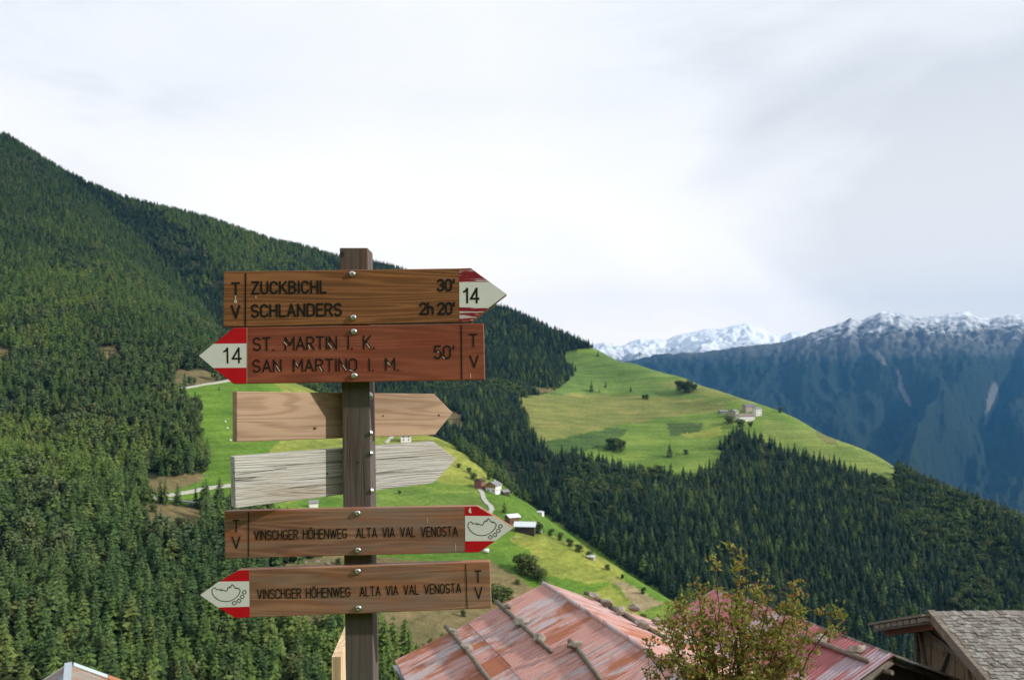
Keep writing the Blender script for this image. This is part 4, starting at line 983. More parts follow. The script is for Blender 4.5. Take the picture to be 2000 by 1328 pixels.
# small metal roof, lower left corner
APEX4 = P(137, 1301, 24.0); R4 = empty('small_metal_roofed_shed', (APEX4.x, APEX4.y - 1.5, -7.5)); tag(R4, 'shed with a blue-grey metal roof and rust patch in the lower left corner', 'shed')
G4 = Gable(APEX4, (.47, -.88), 30); inv4 = -Vector(R4.location)
PAINT4 = roof_paint('blue_grey_sheet', 9, (.26, .33, .40), (.34, .40, .46), (.30, .14, .07)); PAINT5 = roof_paint('tan_sheet', 12, (.24, .205, .17), (.28, .25, .22), (.32, .13, .06))
for side, mt in ((1, PAINT4), (-1, PAINT5)):
    pt = sheet_roof(R4, G4, side, 3.6, ((0, 2.6),), .9, mt); pt.location = inv4
def r4(name, mb, mat): q = mb.build(name, mat, R4); q.location = inv4
r4('ridge_cap', MB().beam(G4.at(1, -.1, 0, .1), G4.at(1, 3.6, 0, .1), .2, .03), plain('ridge_metal', (.40, .46, .51), .5, .1)); r4('verge_flashing', MB().beam(G4.at(-1, .02, .05, .1), G4.at(-1, .02, 1.1, .1), .3, .02, G4.frame(-1)[2]), plain('pale_flashing', (.58, .68, .72), .4, .2))
r4('verge_flashing', MB().beam(G4.at(-1, .02, 1.12, .1), G4.at(-1, .02, 2.6, .1), .34, .02, G4.frame(-1)[2]), plain('rusty_flashing', (.42, .17, .08), .8)); r4('verge_flashing', MB().beam(G4.at(1, -.02, .05, .08), G4.at(1, -.02, 2.6, .08), .12, .03, G4.frame(1)[2]), plain('cream_flashing', (.55, .53, .46), .6))
gable_body(R4, G4, 3.6, 2.6, 2.6, -11, M_DARKW, .2)


# ------------------------------------------------------------------ rosehip bush
def build_bush():
    D = 5.6; base = P(1440, 1400, D); base.z = float(near_slope(0, np.array([D]))) - .03
    root = empty('rosehip_bush', base); tag(root, 'wild rosehip bush with autumn leaves and red hips in front of the roofs', 'bush')
    r = random.Random(5); stems = MB(); leaves = MB(); hips = MB(); k = D / F
    def W_(px, py, dy=0): return P(px, py, D + dy) - base
    tips = [(1432, 1068), (1445, 1100), (1400, 1105), (1462, 1120), (1425, 1170), (1390, 1190), (1330, 1180), (1350, 1215), (1300, 1255), (1268, 1278), (1320, 1290), (1380, 1240), (1455, 1185), (1500, 1180), (1545, 1165), (1560, 1190), (1530, 1220), (1575, 1225), (1625, 1212), (1480, 1230), (1430, 1240), (1540, 1265), (1510, 1290), (1400, 1290), (1350, 1310), (1460, 1290), (1310, 1225), (1365, 1165), (1475, 1160), (1480, 1340), (1420, 1340), (1340, 1350), (1540, 1340)]
    def leaflet(p, d, s):
        u = d.normalized(); w = u.cross(Vector((r.gauss(0, 1), r.gauss(0, 1), r.gauss(0, 1)))).normalized(); n = len(leaves.v); nn = u.cross(w)
        leaves.v.extend([tuple(p), tuple(p + u * s * .5 + w * s * .30 + nn * s * .08), tuple(p + u * s + nn * s * -.05), tuple(p + u * s * .5 - w * s * .30 + nn * s * .08)]); leaves.f.extend([(n, n + 1, n + 2), (n, n + 2, n + 3)])
    def spray(p, d, m, s):
        for _ in range(m):
            q = p + Vector((r.gauss(0, .02), r.gauss(0, .025), r.gauss(0, .018))); dd = (d * .6 + Vector((r.gauss(0, 1), r.gauss(0, 1), r.gauss(0, .8)))).normalized()
            for j in range(r.choice((1, 2, 3))): leaflet(q + dd * s * .4 * j, (dd + Vector((r.gauss(0, .6), r.gauss(0, .6), r.gauss(0, .5)))), s * r.uniform(.65, 1.2))
    for ti, (tx, ty) in enumerate(tips):
        dy = r.uniform(-.35, .35); tip = W_(tx, ty, dy); foot = Vector((r.uniform(-.12, .12), r.uniform(-.12, .12), 0)); up = Vector((tip.x * .45 + r.uniform(-.06, .06), tip.y * .5, tip.z * .62))
        pts_ = []
        for i in range(11):
            t = i / 10; pts_.append(foot * (1 - t) ** 2 + up * 2 * t * (1 - t) + tip * t * t + Vector((r.gauss(0, .012), r.gauss(0, .012), 0)) * (t > .1))
        stems.tube(pts_, [.009 * (1 - .8 * i / 10) + .0012 for i in range(11)], 5)
        thin = ty < 1130
        for i in range(4, 11):
            p = pts_[i]; d = pts_[i] - pts_[i - 1]
            spray(p, d, 4 if thin else 5, .035)
            for b in range(1 if thin else 3):                # side twigs
                sd = Vector((r.gauss(0, 1), r.gauss(0, 1), r.gauss(.3, .7))).normalized(); L = r.uniform(.05, .17) * (.6 if thin else 1); e = p + sd * L + Vector((0, 0, -L * .15)); m = p.lerp(e, .5) + Vector((0, 0, L * .12))
                stems.tube([p, m, e], [.0028, .002, .001], 4)
                for q in (m, e, p.lerp(e, .8)): spray(q, sd, 3 if thin else 4, .034)
                if r.random() < .55:
                    c = e + Vector((r.gauss(0, .012), r.gauss(0, .012), -.012)); n = len(hips.v); s = r.uniform(.006, .0088)
                    hips.v.extend([tuple(c + Vector(q) * s) for q in ((1, 0, 0), (.3, .95, 0), (-.8, .6, 0), (-.8, -.6, 0), (.3, -.95, 0), (0, 0, 1.35), (0, 0, -1.35))])
                    hips.f.extend([(n + j, n + (j + 1) % 5, n + 5) for j in range(5)] + [(n + (j + 1) % 5, n + j, n + 6) for j in range(5)])
    stems.build('stems', plain('bush_bark', (.11, .06, .04), .9, scale=30), root)
    M = Mat('rose_leaves', .6, .3); g = M.n('ShaderNodeNewGeometry')
    big = M.noise(M.coord((5, 5, 5)), 1, 3); f = M.math('ADD', M.math('MULTIPLY', g.outputs['Random Per Island'], .75), M.math('MULTIPLY', big, .3))
    M.color(M.ramp(f, (.08, (.11, .155, .026)), (.35, (.20, .245, .042)), (.58, (.31, .30, .06)), (.76, (.36, .26, .06)), (.88, (.24, .10, .04)), (.98, (.13, .05, .035))))
    tr = M.n('ShaderNodeBsdfTranslucent'); M.L.new(M.b.inputs['Base Color'].links[0].from_socket, tr.inputs[0]); ms = M.n('ShaderNodeMixShader'); ms.inputs[0].default_value = .4
    M.L.new(M.b.outputs[0], ms.inputs[1]); M.L.new(tr.outputs[0], ms.inputs[2]); M.L.new(ms.outputs[0], M.N['Material Output'].inputs[0])
    o = leaves.build('foliage', M.m, root); tag(o, kind='stuff')
    o = hips.build('rosehips', plain('hip_red', (.45, .06, .025), .35, spec=.5), root, 0, True); tag(o, kind='stuff')


build_bush()

# ------------------------------------------------------------------ signpost
YF, TH = 2.235, .030                               # front face of the front boards, their thickness
K = YF / F
def arc(cx, cy_, rx, ry, a0, a1, n=10): return [(cx + rx * math.cos(math.radians(a0 + (a1 - a0) * i / n)), cy_ + ry * math.sin(math.radians(a0 + (a1 - a0) * i / n))) for i in range(n + 1)]
_o = arc(.26, .72, .26, .28, 0, 180) + arc(.26, .28, .26, .28, 180, 360) + [(.52, .72)]
GLY = {'A': (.56, [[(0, 0), (.28, 1), (.56, 0)], [(.09, .32), (.47, .32)]]), 'B': (.5, [[(0, 0), (0, 1), (.24, 1)] + arc(.24, .77, .23, .23, 90, -90)[1:] + [(0, .54)], [(.24, .54)] + arc(.24, .27, .26, .27, 90, -90)[1:] + [(0, 0)]]),
       'C': (.5, [arc(.26, .72, .26, .28, 20, 180) + arc(.26, .28, .26, .28, 180, 340)]), 'D': (.52, [[(0, 0), (0, 1), (.24, 1)] + arc(.24, .72, .28, .28, 90, 0)[1:] + arc(.24, .28, .28, .28, 0, -90) + [(0, 0)]]),
       'E': (.44, [[(.44, 1), (0, 1), (0, 0), (.45, 0)], [(0, .53), (.38, .53)]]), 'G': (.52, [arc(.26, .72, .26, .28, 20, 180) + arc(.26, .28, .26, .28, 180, 360) + [(.52, .46), (.3, .46)]]), 'H': (.5, [[(0, 0), (0, 1)], [(.5, 0), (.5, 1)], [(0, .52), (.5, .52)]]),
       'I': (.02, [[(.01, 0), (.01, 1)]]), 'K': (.5, [[(0, 0), (0, 1)], [(.48, 1), (.01, .4)], [(.17, .6), (.52, 0)]]), 'L': (.42, [[(0, 1), (0, 0), (.42, 0)]]), 'M': (.62, [[(0, 0), (0, 1), (.31, .36), (.62, 1), (.62, 0)]]), 'N': (.52, [[(0, 0), (0, 1), (.52, 0), (.52, 1)]]),
       'O': (.52, [_o]), 'R': (.5, [[(0, 0), (0, 1), (.25, 1)] + arc(.25, .75, .24, .25, 90, -90)[1:] + [(0, .5)], [(.24, .5), (.51, 0)]]), 'S': (.5, [arc(.25, .75, .24, .25, 25, 270) + arc(.25, .25, .25, .25, 90, -155)[1:]]), 'T': (.52, [[(0, 1), (.52, 1)], [(.26, 1), (.26, 0)]]),
       'U': (.5, [[(0, 1), (0, .27)] + arc(.25, .27, .25, .27, 180, 360) + [(.5, 1)]]), 'V': (.54, [[(0, 1), (.27, 0), (.54, 1)]]), 'W': (.8, [[(0, 1), (.2, 0), (.4, .9), (.6, 0), (.8, 1)]]), 'Z': (.5, [[(.01, 1), (.5, 1), (0, 0), (.52, 0)]]),
       'h': (.42, [[(0, 0), (0, 1)], [(0, .45)] + arc(.21, .45, .21, .22, 170, 0) + [(.42, 0)]]), '0': (.5, [arc(.25, .7, .25, .3, 0, 180) + arc(.25, .3, .25, .3, 180, 360) + [(.5, .7)]]), '1': (.24, [[(0, .78), (.12, .84), (.22, 1), (.22, 0)]]), '2': (.5, [arc(.25, .73, .25, .27, 170, -20) + [(0, 0), (.5, 0)]]),
       '3': (.5, [arc(.24, .76, .23, .24, 155, -90) + arc(.24, .27, .26, .27, 82, -155)[1:]]), '4': (.52, [[(.4, 0), (.4, 1), (0, .27), (.54, .27)]]), '5': (.5, [[(.46, 1), (.06, 1), (.03, .56)] + arc(.24, .32, .26, .32, 125, -150)]), '.': (.06, [[(.02, .0), (.07, .0)]]), "'": (.05, [[(.05, 1), (.02, .74)]]), ' ': (.3, [])}
GLY['Ö'] = (.52, GLY['O'][1] + [[(.13, 1.19), (.19, 1.19)], [(.33, 1.19), (.39, 1.19)]])


class Board:
    """sign board in its own frame: u to the right, v up, w towards the viewer; px() turns photo pixels into (u, v)"""
    def __init__(s, outline, mat, parent, name='sign_board', bevel=.0022):
        c = (sum(p[0] for p in outline) / len(outline), sum(p[1] for p in outline) / len(outline)); s.c = c
        s.o = MB().prism([(*s.uv(p), 0) for p in outline], (0, 0, -TH)).build(name, mat, None, bevel)
        m = Matrix(((1, 0, 0), (0, 0, -1), (0, 1, 0))).to_4x4(); q = P(c[0], c[1], YF); m.translation = q - Vector(parent.location); s.o.matrix_local = m; s.o.parent = parent; s.h = 0
    def uv(s, p): return ((p[0] - s.c[0]) * K, -(p[1] - s.c[1]) * K)
    def field(s, name, poly, mat, lift=.0004):
        mb = MB(); mb.v = [(*s.uv(p), lift) for p in poly]; mb.f = [tuple(range(len(poly)))[::-1]]; return mb.build(name, mat, s.o)
    def stroke_mesh(s, lines, width, lift):
        mb = MB(); parts = []
        for ln in lines:
            q = [Vector(p) for p in ln]; cur = [q[0]]
            for i in range(1, len(q)):
                cur.append(q[i])
                if i < len(q) - 1 and (q[i] - q[i - 1]).length > 0 and (q[i + 1] - q[i]).length > 0 and (q[i] - q[i - 1]).normalized().dot((q[i + 1] - q[i]).normalized()) < .55: parts.append(cur); cur = [q[i]]
            parts.append(cur)
        for li, ln in enumerate(parts):
            q = [Vector(p) for p in ln]; q = [a for i, a in enumerate(q) if i == 0 or (a - q[i - 1]).length > 1e-7]; hw = width / 2; n = len(mb.v); closed = (q[0] - q[-1]).length < 1e-6 and len(q) > 3
            m_ = len(q)
            for i, p in enumerate(q):
                a = (q[i] - q[i - 1]).normalized() if i else ((q[0] - q[-2]).normalized() if closed else None); b = (q[i + 1] - q[i]).normalized() if i < m_ - 1 else ((q[1] - q[0]).normalized() if closed else None)
                if a is None: t = b
                elif b is None: t = a
                else: t = (a + b).normalized() if (a + b).length > 1e-6 else a
                nn = Vector((-t.y, t.x)); k = 1.0
                if a is not None and b is not None: k = min(1 / max(nn.dot(Vector((-a.y, a.x))), .3), 1.9)
                e = Vector((0, 0))
                if not closed and i == 0: e = -t * hw * .8
                if not closed and i == m_ - 1: e = t * hw * .8
                z = lift + .00003 * (li % 4)
                mb.v += [(*(p + e + nn * hw * k), z), (*(p + e - nn * hw * k), z)]
                if i: mb.f.append((n + 2 * i - 2, n + 2 * i - 1, n + 2 * i + 1, n + 2 * i))
        return mb
    def strokes(s, name, lines, width, mat, lift=.0008): return s.stroke_mesh([[s.uv(p) for p in ln] for ln in lines], width * (1.22 if name in ('lettering', 'number') else 1) * K, lift).build(name, mat, s.o)
    def text(s, txt, x0, y0, x1, y1, cap, width, mat, gap=.2, slant=0, name='lettering', word=.3):
        """baseline from (x0, y0) to (x1, y1), capital height in pixels; letters are spread to fill the run"""
        adv = []; x = 0
        for ch in txt: w = GLY[ch][0] if ch != ' ' else word; adv.append(x); x += w + gap
        tot = x - gap; L = math.hypot(x1 - x0, y1 - y0); sx = L / tot; e = Vector(((x1 - x0) / L, (y1 - y0) / L)); up = Vector((e.y, -e.x)); lines = []
        for ch, a in zip(txt, adv):
            for ln in GLY[ch][1]: lines.append([(x0 + e.x * (a + p[0]) * sx + up.x * p[1] * cap, y0 + e.y * (a + p[0]) * sx + up.y * p[1] * cap) for p in ln])
        return s.strokes(name, lines, width, mat)
    def bolt(s, px, py, r=6.4):
        u, v = s.uv((px, py)); mb = MB(); R = r * K; n = 14; prof = [(1.0, 0), (1.0, .12), (.93, .3), (.74, .47), (.45, .58), (.30, .6)]; dip = [(.27, .6), (.22, .38), (.0001, .36)]
        for (a, h) in prof + dip: mb.v += [(u + R * a * math.cos(6.2832 * i / n), v + R * a * math.sin(6.2832 * i / n), R * h) for i in range(n)]
        for j in range(len(prof) + len(dip) - 1): mb.f += [(j * n + i, j * n + (i + 1) % n, (j + 1) * n + (i + 1) % n, (j + 1) * n + i) for i in range(n)]
        return mb.build('bolt', MAT_STEEL, s.o, 0, True)


MAT_STEEL = plain('bolt_steel', (.55, .56, .57), .3, 1.0, .1, 60); MAT_INK = plain('black_groove_paint', (.008, .007, .006), .6, scale=30); MAT_REDP = plain('red_paint', (.52, .004, .012), .5, var=.06, scale=20); MAT_WHT = plain('white_paint', (.74, .74, .71), .55, var=.05, scale=14); MAT_BARE_GLINT = plain('bare_wood_and_glint', (.72, .66, .56), .8)  # the pale wood tone also serves the painted letter glints
SM = Mat('scuffed_red_paint', .6, .3); sn = SM.noise(SM.coord((9, 150, 1), rot=(0, 0, .06)), 1, 4, .65, .4); SM.color(SM.mix(SM.ramp(sn, (.52, 0.), (.57, 1.)), (.24, .012, .022), (.62, .56, .53))); MAT_SCUFF = SM.m


def stainboard(name, dark, light, seed, stain=None, ring=11, grey=None):
    """varnished board: local x runs along the grain, local y across it"""
    M = Mat(name, .6, .35)
    big = M.noise(M.coord((.45, 8.5, 5), loc=(seed, seed * 1.3, 0)), 1, 3, .5, .25); s = M.math('MULTIPLY_ADD', M.math('SINE', M.math('MULTIPLY', big, ring * 9.0)), .5, .5)
    fine = M.noise(M.coord((6, 330, 200), loc=(seed, 0, 0)), 1, 4, .6); lines = M.noise(M.coord((1.1, 120, 60), loc=(seed * 2, 0, 0)), 1, 2, .5)
    g = M.math('ADD', M.math('MULTIPLY', M.math('POWER', s, 2.2), .42), M.math('ADD', M.math('MULTIPLY', fine, .42), M.math('MULTIPLY', lines, .3)))
    c = M.mix(M.ramp(g, (.22, 0.), (.85, 1.)), dark, light); tone = M.noise(M.coord((2.5, 9, 5), loc=(seed, 5, 0)), 1, 5, .6); c = M.mix(1, c, M.ramp(tone, (.3, (.8, .78, .76)), (.7, (1.18, 1.16, 1.14))), 'MULTIPLY')
    if stain: c = M.mix(M.ramp(M.noise(M.coord((4.2, 20, 5), loc=(seed * 3, 1, 2)), 1, 5, .62), (.5, 0.), (.66, .75)), c, stain)
    if grey: c = M.mix(M.ramp(M.noise(M.coord((2.4, 26, 5), loc=(seed * 5, 4, 2)), 1, 5, .62), (.47, 0.), (.63, .7)), c, grey)
    sp = M.noise(M.coord((90, 90, 90), loc=(seed, 0, 3)), 1, 2, .5); c = M.mix(M.ramp(sp, (.74, 0.), (.78, .6)), c, (.5, .42, .34)); M.color(c); M.bump(g, .22, .0012); return M.m


def build_sign():
    base = P(709, 1000, 2.305); base.z = 0
    root = empty('signpost', base); tag(root, 'wooden hiking signpost with six arrow boards on a square post', 'signpost')
    # post: a square timber leaning a touch to the left
    a = P(690.5, 484, 2.265); sl = .01422; hw = .040; zt = a.z; xb = a.x + sl * (zt + .3); mb = MB()
    cs = []
    for z, cx in ((-.3, xb), (zt, a.x)): cs.append([Vector((cx + sx * hw, 2.265 + (0 if sy < 0 else .085), z)) for sx, sy in ((-1, -1), (1, -1), (1, 1), (-1, 1))])
    mb.v = [tuple(v - base) for c in cs for v in c]; mb.f = [(3, 2, 1, 0), (4, 5, 6, 7), (0, 1, 5, 4), (1, 2, 6, 5), (2, 3, 7, 6), (3, 0, 4, 7)]
    PM = wood('post_wood', (.060, .044, .039), (.135, .105, .094), 'z', 8, 2.3, .6, (.11, .095, .09), .75, (.7, 11), (.125, .06, .035), .35)
    mb.build('post', PM, root, .0035)
    # greyer band where the top stands free is part of the grain; a knot on the top left corner and one in the middle
    KM = plain('knot', (.035, .022, .017), .8, var=.3, scale=90)
    for px, py, rx, ry in ((668.5, 497, 3.6, 6.0), (698, 903, 2.2, 2.0), (684, 900, 1.1, 1.6)):
        m = MB(); c = P(px, py, 2.2644) - base; k = 2.2644 / F; m.v = [tuple(c + Vector((rx * k * math.cos(t) * (1 + .15 * math.sin(3 * t)), -.0002, ry * k * math.sin(t)))) for t in (6.283 * i / 14 for i in range(14))]; m.f = [tuple(range(14))]; m.build('knot', KM, root)
    W1 = stainboard('board_brown', (.145, .053, .018), (.325, .138, .053), 2.1, None, 16); W2 = stainboard('board_redbrown', (.20, .053, .027), (.325, .097, .052), 6.4, (.24, .045, .024), 13)
    W5 = stainboard('board_worn_upper', (.175, .080, .050), (.36, .195, .125), 9.7, (.40, .12, .05), 15, (.25, .18, .145)); W6 = stainboard('board_worn_lower', (.19, .088, .050), (.38, .20, .122), 13.2, (.38, .135, .055), 14, (.26, .185, .145))
    # board 1 ---------------------------------------------------------------
    b = Board([(436.6, 530.5), (896.8, 524.2), (919.5, 523.5), (990, 575), (921, 629), (436, 638.5)], W1, root)
    b.field('white_field', [(897, 551.6), (956.5, 551), (988.6, 575), (954.8, 601.0), (897.2, 600.2)], MAT_WHT); b.field('red_stripe', [(897, 525.2), (918.8, 524.6), (956.0, 551), (897, 551.6)], MAT_SCUFF); b.field('red_stripe', [(897.2, 600.2), (954.8, 601.0), (920.8, 627.9), (897.2, 628.4)], MAT_SCUFF)
    b.text('T', 454, 575.6, 468, 575.2, 22.5, 3.1, MAT_INK); b.text('V', 453.4, 621, 468.4, 620.6, 23.5, 3.1, MAT_INK); b.strokes('divider', [[(480, 535), (479.4, 637)]], 2.7, MAT_INK)
    b.text('ZUCKBICHL', 492.5, 573.5, 636.5, 571.3, 22, 3.3, MAT_INK, .25); b.text('SCHLANDERS', 492, 618.6, 666.5, 615.8, 22.5, 3.3, MAT_INK, .23); b.text("30'", 855.5, 567.6, 887, 567.2, 21, 3.5, MAT_INK, .2); b.text("2h 20'", 821.5, 613.4, 887, 612.8, 21, 3.5, MAT_INK, .17, word=.16); b.text('14', 906.5, 591, 934.5, 590.8, 27, 3.3, MAT_INK, .24, name='number')
    b.strokes('paint_drip', [[(460.2, 578), (460, 584)], [(460.4, 586), (458, 589.5), (460.6, 591.4), (462.6, 589.2), (461, 586.5)]], 1.7, MAT_BARE_GLINT); b.strokes('scratch', [[(500, 578), (500.2, 582)]], 1.3, MAT_BARE_GLINT)
    b.bolt(688, 535.5); b.bolt(690, 620.5)
    # board 2 ---------------------------------------------------------------
    b = Board([(456, 640), (944.5, 631.5), (946.8, 742), (456, 749.8), (387.5, 694.8)], W2, root)
    b.field('white_field', [(417.0, 671.6), (481.8, 670.8), (481.8, 718), (416.6, 718.6), (388.8, 694.8)], MAT_WHT); b.field('red_stripe', [(456.6, 641), (481.8, 640.6), (481.8, 670.8), (417.6, 671.6)], MAT_REDP); b.field('red_stripe', [(417.2, 718.6), (481.8, 718), (481.8, 748.6), (456.6, 748.9)], MAT_REDP)
    b.strokes('field_edge', [[(482.6, 640.8), (482.6, 748.4)]], .9, plain('pale_edge', (.55, .42, .32)))
    b.text('ST. MARTIN I. K.', 495.5, 684, 731, 680.4, 24, 2.4, MAT_INK, .2, word=.46); b.text('SAN MARTINO I. M.', 494.5, 726.2, 778, 722.4, 22.5, 2.4, MAT_INK, .2, word=.5); b.text("50'", 849, 700, 886.5, 699.4, 24, 2.5, MAT_INK, .22); b.text('T', 918, 676.4, 932, 676, 23, 2.4, MAT_INK); b.text('V', 919, 717.2, 934, 716.8, 22, 2.4, MAT_INK); b.strokes('divider', [[(901, 635.5), (902, 739.5)]], 2.5, MAT_INK); b.text('14', 438, 708.4, 470.8, 707.8, 28, 2.8, MAT_INK, .3, name='number')
    b.strokes('groove_glint', [[(555.5, 668), (560, 674)], [(641, 670), (647.5, 679)], [(603, 674), (605.5, 681)], [(716.5, 671), (722.5, 679.5)], [(540, 714), (547, 725)], [(578, 709), (582, 715)], [(624.5, 716), (629, 724.5)], [(670, 713), (676.5, 723)], [(683, 722.5), (689.5, 725)], [(757, 708), (762, 713)], [(855, 686), (857, 688)], [(865.5, 697.5), (868, 699.5)]], 1.25, MAT_BARE_GLINT, .0011)  # pale slivers painting the sun glints caught in the routed letters
    b.strokes('scratch', [[(919, 729), (919.4, 738)]], .9, MAT_BARE_GLINT)
    b.bolt(691, 648); b.bolt(692, 734)
    # boards 5 and 6 ----------------------------------------------------------
    BOWL = [(185, 932), (155, 945), (135, 985), (140, 1040), (180, 1100), (240, 1150), (310, 1180), (390, 1190), (470, 1178), (540, 1150), (600, 1100), (640, 1050), (660, 990), (640, 955), (612, 938), (603, 950), (583, 930), (572, 945), (545, 908), (512, 872), (492, 888), (485, 930), (462, 932), (455, 915), (432, 932), (415, 990), (385, 991), (345, 981), (318, 965), (305, 990), (290, 965), (265, 962), (225, 975), (205, 940), (185, 932)]
    def logo(b, dx, dy):
        f = lambda p: (900 + p[0] / 9.483 + dx, 920 + p[1] / 9.483 + dy); lines = [[f(p) for p in BOWL]]
        for c in ((735, 1015), (697, 1100), (637, 1175), (550, 1218)): lines.append([f((c[0] + 33 * math.cos(t), c[1] + 33 * math.sin(t))) for t in (6.28318 * i / 18 for i in range(18))] + [f((c[0] + 33, c[1]))])
        b.strokes('emblem', lines, 1.25, MAT_INK)
    b = Board([(437.8, 998), (908, 988.4), (931.7, 987.6), (1002.5, 1031.5), (936, 1078.6), (438.8, 1090.6)], W5, root)
    b.field('white_field', [(908.2, 1007), (963.8, 1007.3), (1001.2, 1031.4), (967.0, 1056), (908.6, 1056.4)], MAT_WHT); b.field('red_stripe', [(908.2, 989.4), (931.4, 988.7), (962.8, 1007.2), (908.2, 1007)], MAT_REDP); b.field('red_stripe', [(908.6, 1056.4), (966.8, 1056.1), (935.6, 1077.6), (908.6, 1078.2)], MAT_REDP)
    b.text('T', 456, 1038, 467.2, 1037.7, 22, 2.1, MAT_INK); b.text('V', 454.6, 1070, 469, 1069.6, 21.6, 2.1, MAT_INK); b.strokes('divider', [[(485.4, 1000), (485.8, 1087)]], 1.9, MAT_INK)
    b.text('VINSCHGER HÖHENWEG', 497.5, 1053.8, 677.5, 1049.8, 17.5, 1.75, MAT_INK, .2, word=.36); b.text('ALTA VIA VAL VENOSTA', 697, 1049.4, 893.5, 1045.6, 17.6, 1.75, MAT_INK, .22, word=.42); logo(b, 0, 0)
    m = MB(); m.v = [(*b.uv(p), .0009) for p in ((918.2, 990.5), (919.8, 993), (919.6, 997.5), (921.3, 999.8), (919.3, 1002), (916.2, 1000.4), (915, 997), (916.4, 993.6))]; m.f = [tuple(range(8))[::-1]]; m.build('paint_chip', MAT_WHT, b.o)
    b.strokes('scratch', [[(890, 1062), (890.2, 1077)], [(835, 1012), (835.3, 1020)]], .7, MAT_BARE_GLINT); b.bolt(698, 1002.3); b.bolt(699, 1074.5)
    b = Board([(464.5, 1113), (956.8, 1096.2), (959.8, 1187.6), (458.5, 1206.8), (389.6, 1161.6)], W6, root)
    b.field('white_field', [(427.4, 1135.2), (486.8, 1134.6), (487.4, 1184), (426.0, 1185.6), (391.2, 1161.6)], MAT_WHT); b.field('red_stripe', [(464.8, 1114), (486.4, 1113.3), (486.8, 1134.6), (428.2, 1135.2)], MAT_REDP); b.field('red_stripe', [(426.4, 1185.6), (487.4, 1184), (487.8, 1204.6), (458.9, 1205.7)], MAT_REDP)
    b.text('T', 928.6, 1136.6, 939.8, 1136.2, 22, 2.0, MAT_INK); b.text('V', 928.8, 1168.2, 942, 1167.6, 21.6, 2.0, MAT_INK); b.strokes('divider', [[(909.6, 1101.5), (912.4, 1186.6)]], 1.9, MAT_INK)
    b.text('VINSCHGER HÖHENWEG', 503.5, 1168.6, 683.6, 1164.2, 17.5, 1.75, MAT_INK, .2, word=.36); b.text('ALTA VIA VAL VENOSTA', 704, 1163.4, 900, 1156.4, 17.6, 1.75, MAT_INK, .22, word=.42); logo(b, -500, 128.6); b.bolt(698.5, 1115.5); b.bolt(700, 1187.5)
    # boards 3 and 4: blank backs, turned away, let into the post ------------------
    ya = math.radians(37); n = Vector((math.sin(ya), -math.cos(ya), 0)); u = Vector((math.cos(ya), math.sin(ya), 0)); Q = Vector((-.490, 2.308, EYE)); C0 = Vector((0, 0, EYE))
    def onp(px, py): r = P(px, py, 1) - C0; return C0 + r * ((Q - C0).dot(n) / r.dot(n))
    W3 = wood('blank_board_brown', (.195, .113, .068), (.395, .265, .18), 'x', 15, 3.4, .7, None, 0, (1.15, 9.5)); W4 = wood('blank_board_grey', (.15, .138, .125), (.50, .48, .45), 'x', 12, 7.7, 1.2, (.47, .455, .43), .9, (1.2, 13), (.30, .24, .17), 1.0)
    for ol, mat, knots, cr in (([(462, 764.5), (848, 769), (884.5, 806), (849.5, 849), (462.3, 863.2)], W3, ((614.5, 836.5, 3.2), (857, 811, 2.6), (748, 812, 2.0)), []), ([(457.4, 892), (847, 862.2), (891.5, 896.5), (847, 942.8), (460, 992.2)], W4, ((639, 925, 1.7), (733.6, 918, 1.6)), [[(462, 927), (540, 916), (560, 914)], [(462, 938), (500, 932)]])):
        c = onp(sum(p[0] for p in ol) / len(ol), sum(p[1] for p in ol) / len(ol)); rel = [onp(*p) - c for p in ol]
        o = MB().prism([(r.dot(u), r.z, 0) for r in rel], (0, 0, -.036)).build('sign_board', mat, None, .0022)
        m = Matrix((u, Vector((0, 0, 1)), n)).transposed().to_4x4(); m.translation = c - base; o.matrix_local = m; o.parent = root
        # material grain of wood() runs along x, across y and z
        for (kx, ky, kr) in knots:
            q = onp(kx, ky) - c; mk = MB(); R = kr * K; mk.v = [(q.dot(u) + R * 1.2 * math.cos(t), q.z + R * math.sin(t), .0004) for t in (6.283 * i / 14 for i in range(14))]; mk.f = [tuple(range(14))]; mk.build('knot', plain('small_knot', (.09, .05, .03) if mat is W3 else (.06, .045, .035), .8, var=.4, scale=200), o)
        for ln in cr:
            q = [(onp(*p) - c) for p in ln]; sm_ = Board.stroke_mesh(None, [[(w_.dot(u), w_.z) for w_ in q]], .9 * K, .0005); sm_.build('crack', MAT_INK, o)
    for px, py in ((721.5, 773), (722.5, 846), (723, 885.5), (724.5, 958.5)):       # nuts on the right-hand face
        xr = a.x + sl * (zt - (EYE + (HY - py) / F * 2.30)) + hw; yb = xr * F / (px - HX) if px < HX else 2.30; yb = min(max(yb, 2.272), 2.34); c = Vector((xr, yb, EYE + (HY - py) / F * yb)) - base; R = .0088; mb = MB(); nn_ = 14
        for aa, hh in ((1.25, 0), (1.25, .12), (1.0, .14), (1.0, .3), (.85, .62), (.5, .8), (.3, .84), (.0001, .84)): mb.v += [tuple(c + Vector((R * hh, R * aa * math.cos(6.2832 * i / nn_), R * aa * math.sin(6.2832 * i / nn_)))) for i in range(nn_)]
        for j in range(7): mb.f += [(j * nn_ + i, j * nn_ + (i + 1) % nn_, (j + 1) * nn_ + (i + 1) % nn_, (j + 1) * nn_ + i) for i in range(nn_)]
        mb.build('bolt', MAT_STEEL, root, 0, True)


build_sign()

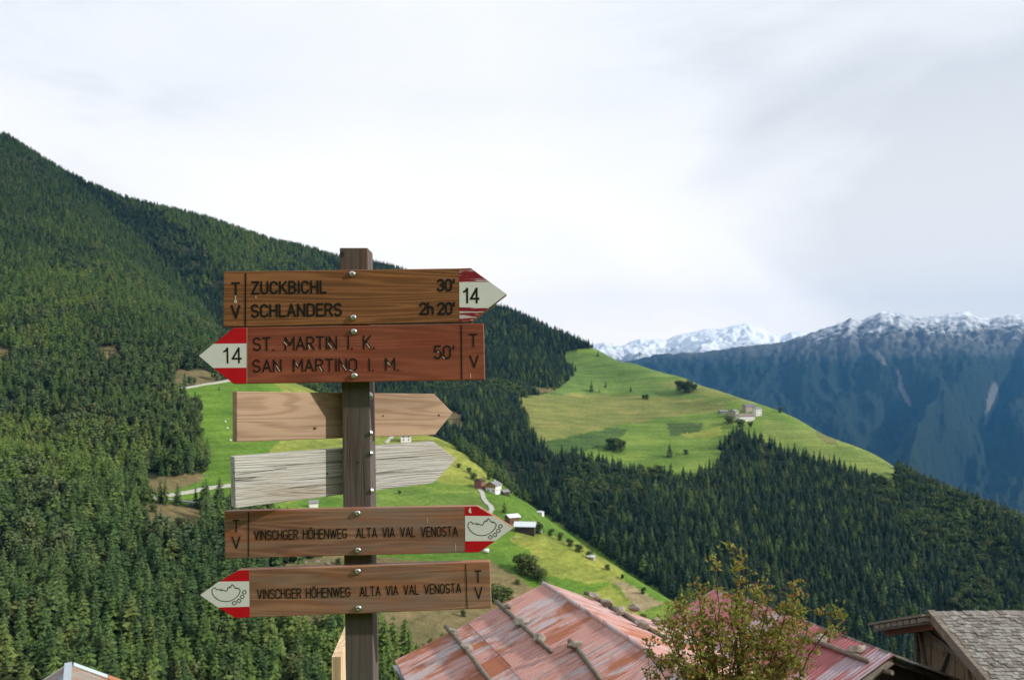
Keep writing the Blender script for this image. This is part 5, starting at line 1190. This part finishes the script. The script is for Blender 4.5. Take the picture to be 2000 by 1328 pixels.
# pale new timber panel standing behind the post, seen on its end
def build_panel():
    p = P(648, 1282, 3.0); q = P(666, 1282, 3.0); d = Vector((-.082, 1, 0)).normalized(); z1 = p.z
    root = empty('timber_panel', Vector((p.x, p.y, 0))); tag(root, 'pale new timber panel standing on edge behind the foot of the post', 'panel')
    M1 = wood('pale_larch', (.55, .36, .19), (.78, .60, .40), 'z', 7, 5.5, .4); n = 5; w = (q.x - p.x) / n
    for i in range(n):                             # glued layers, each its own strip
        a = Vector((i * w + .0004, 0, 0)); b = Vector(((i + 1) * w - .0004, 0, 0))
        MB().prism([a + Vector((0, 0, -.4)), b + Vector((0, 0, -.4)), b + Vector((0, 0, z1 - (i % 2) * .0006)), a + Vector((0, 0, z1 - (i % 2) * .0006))], d * .75).build('layer', M1, root)


build_panel()
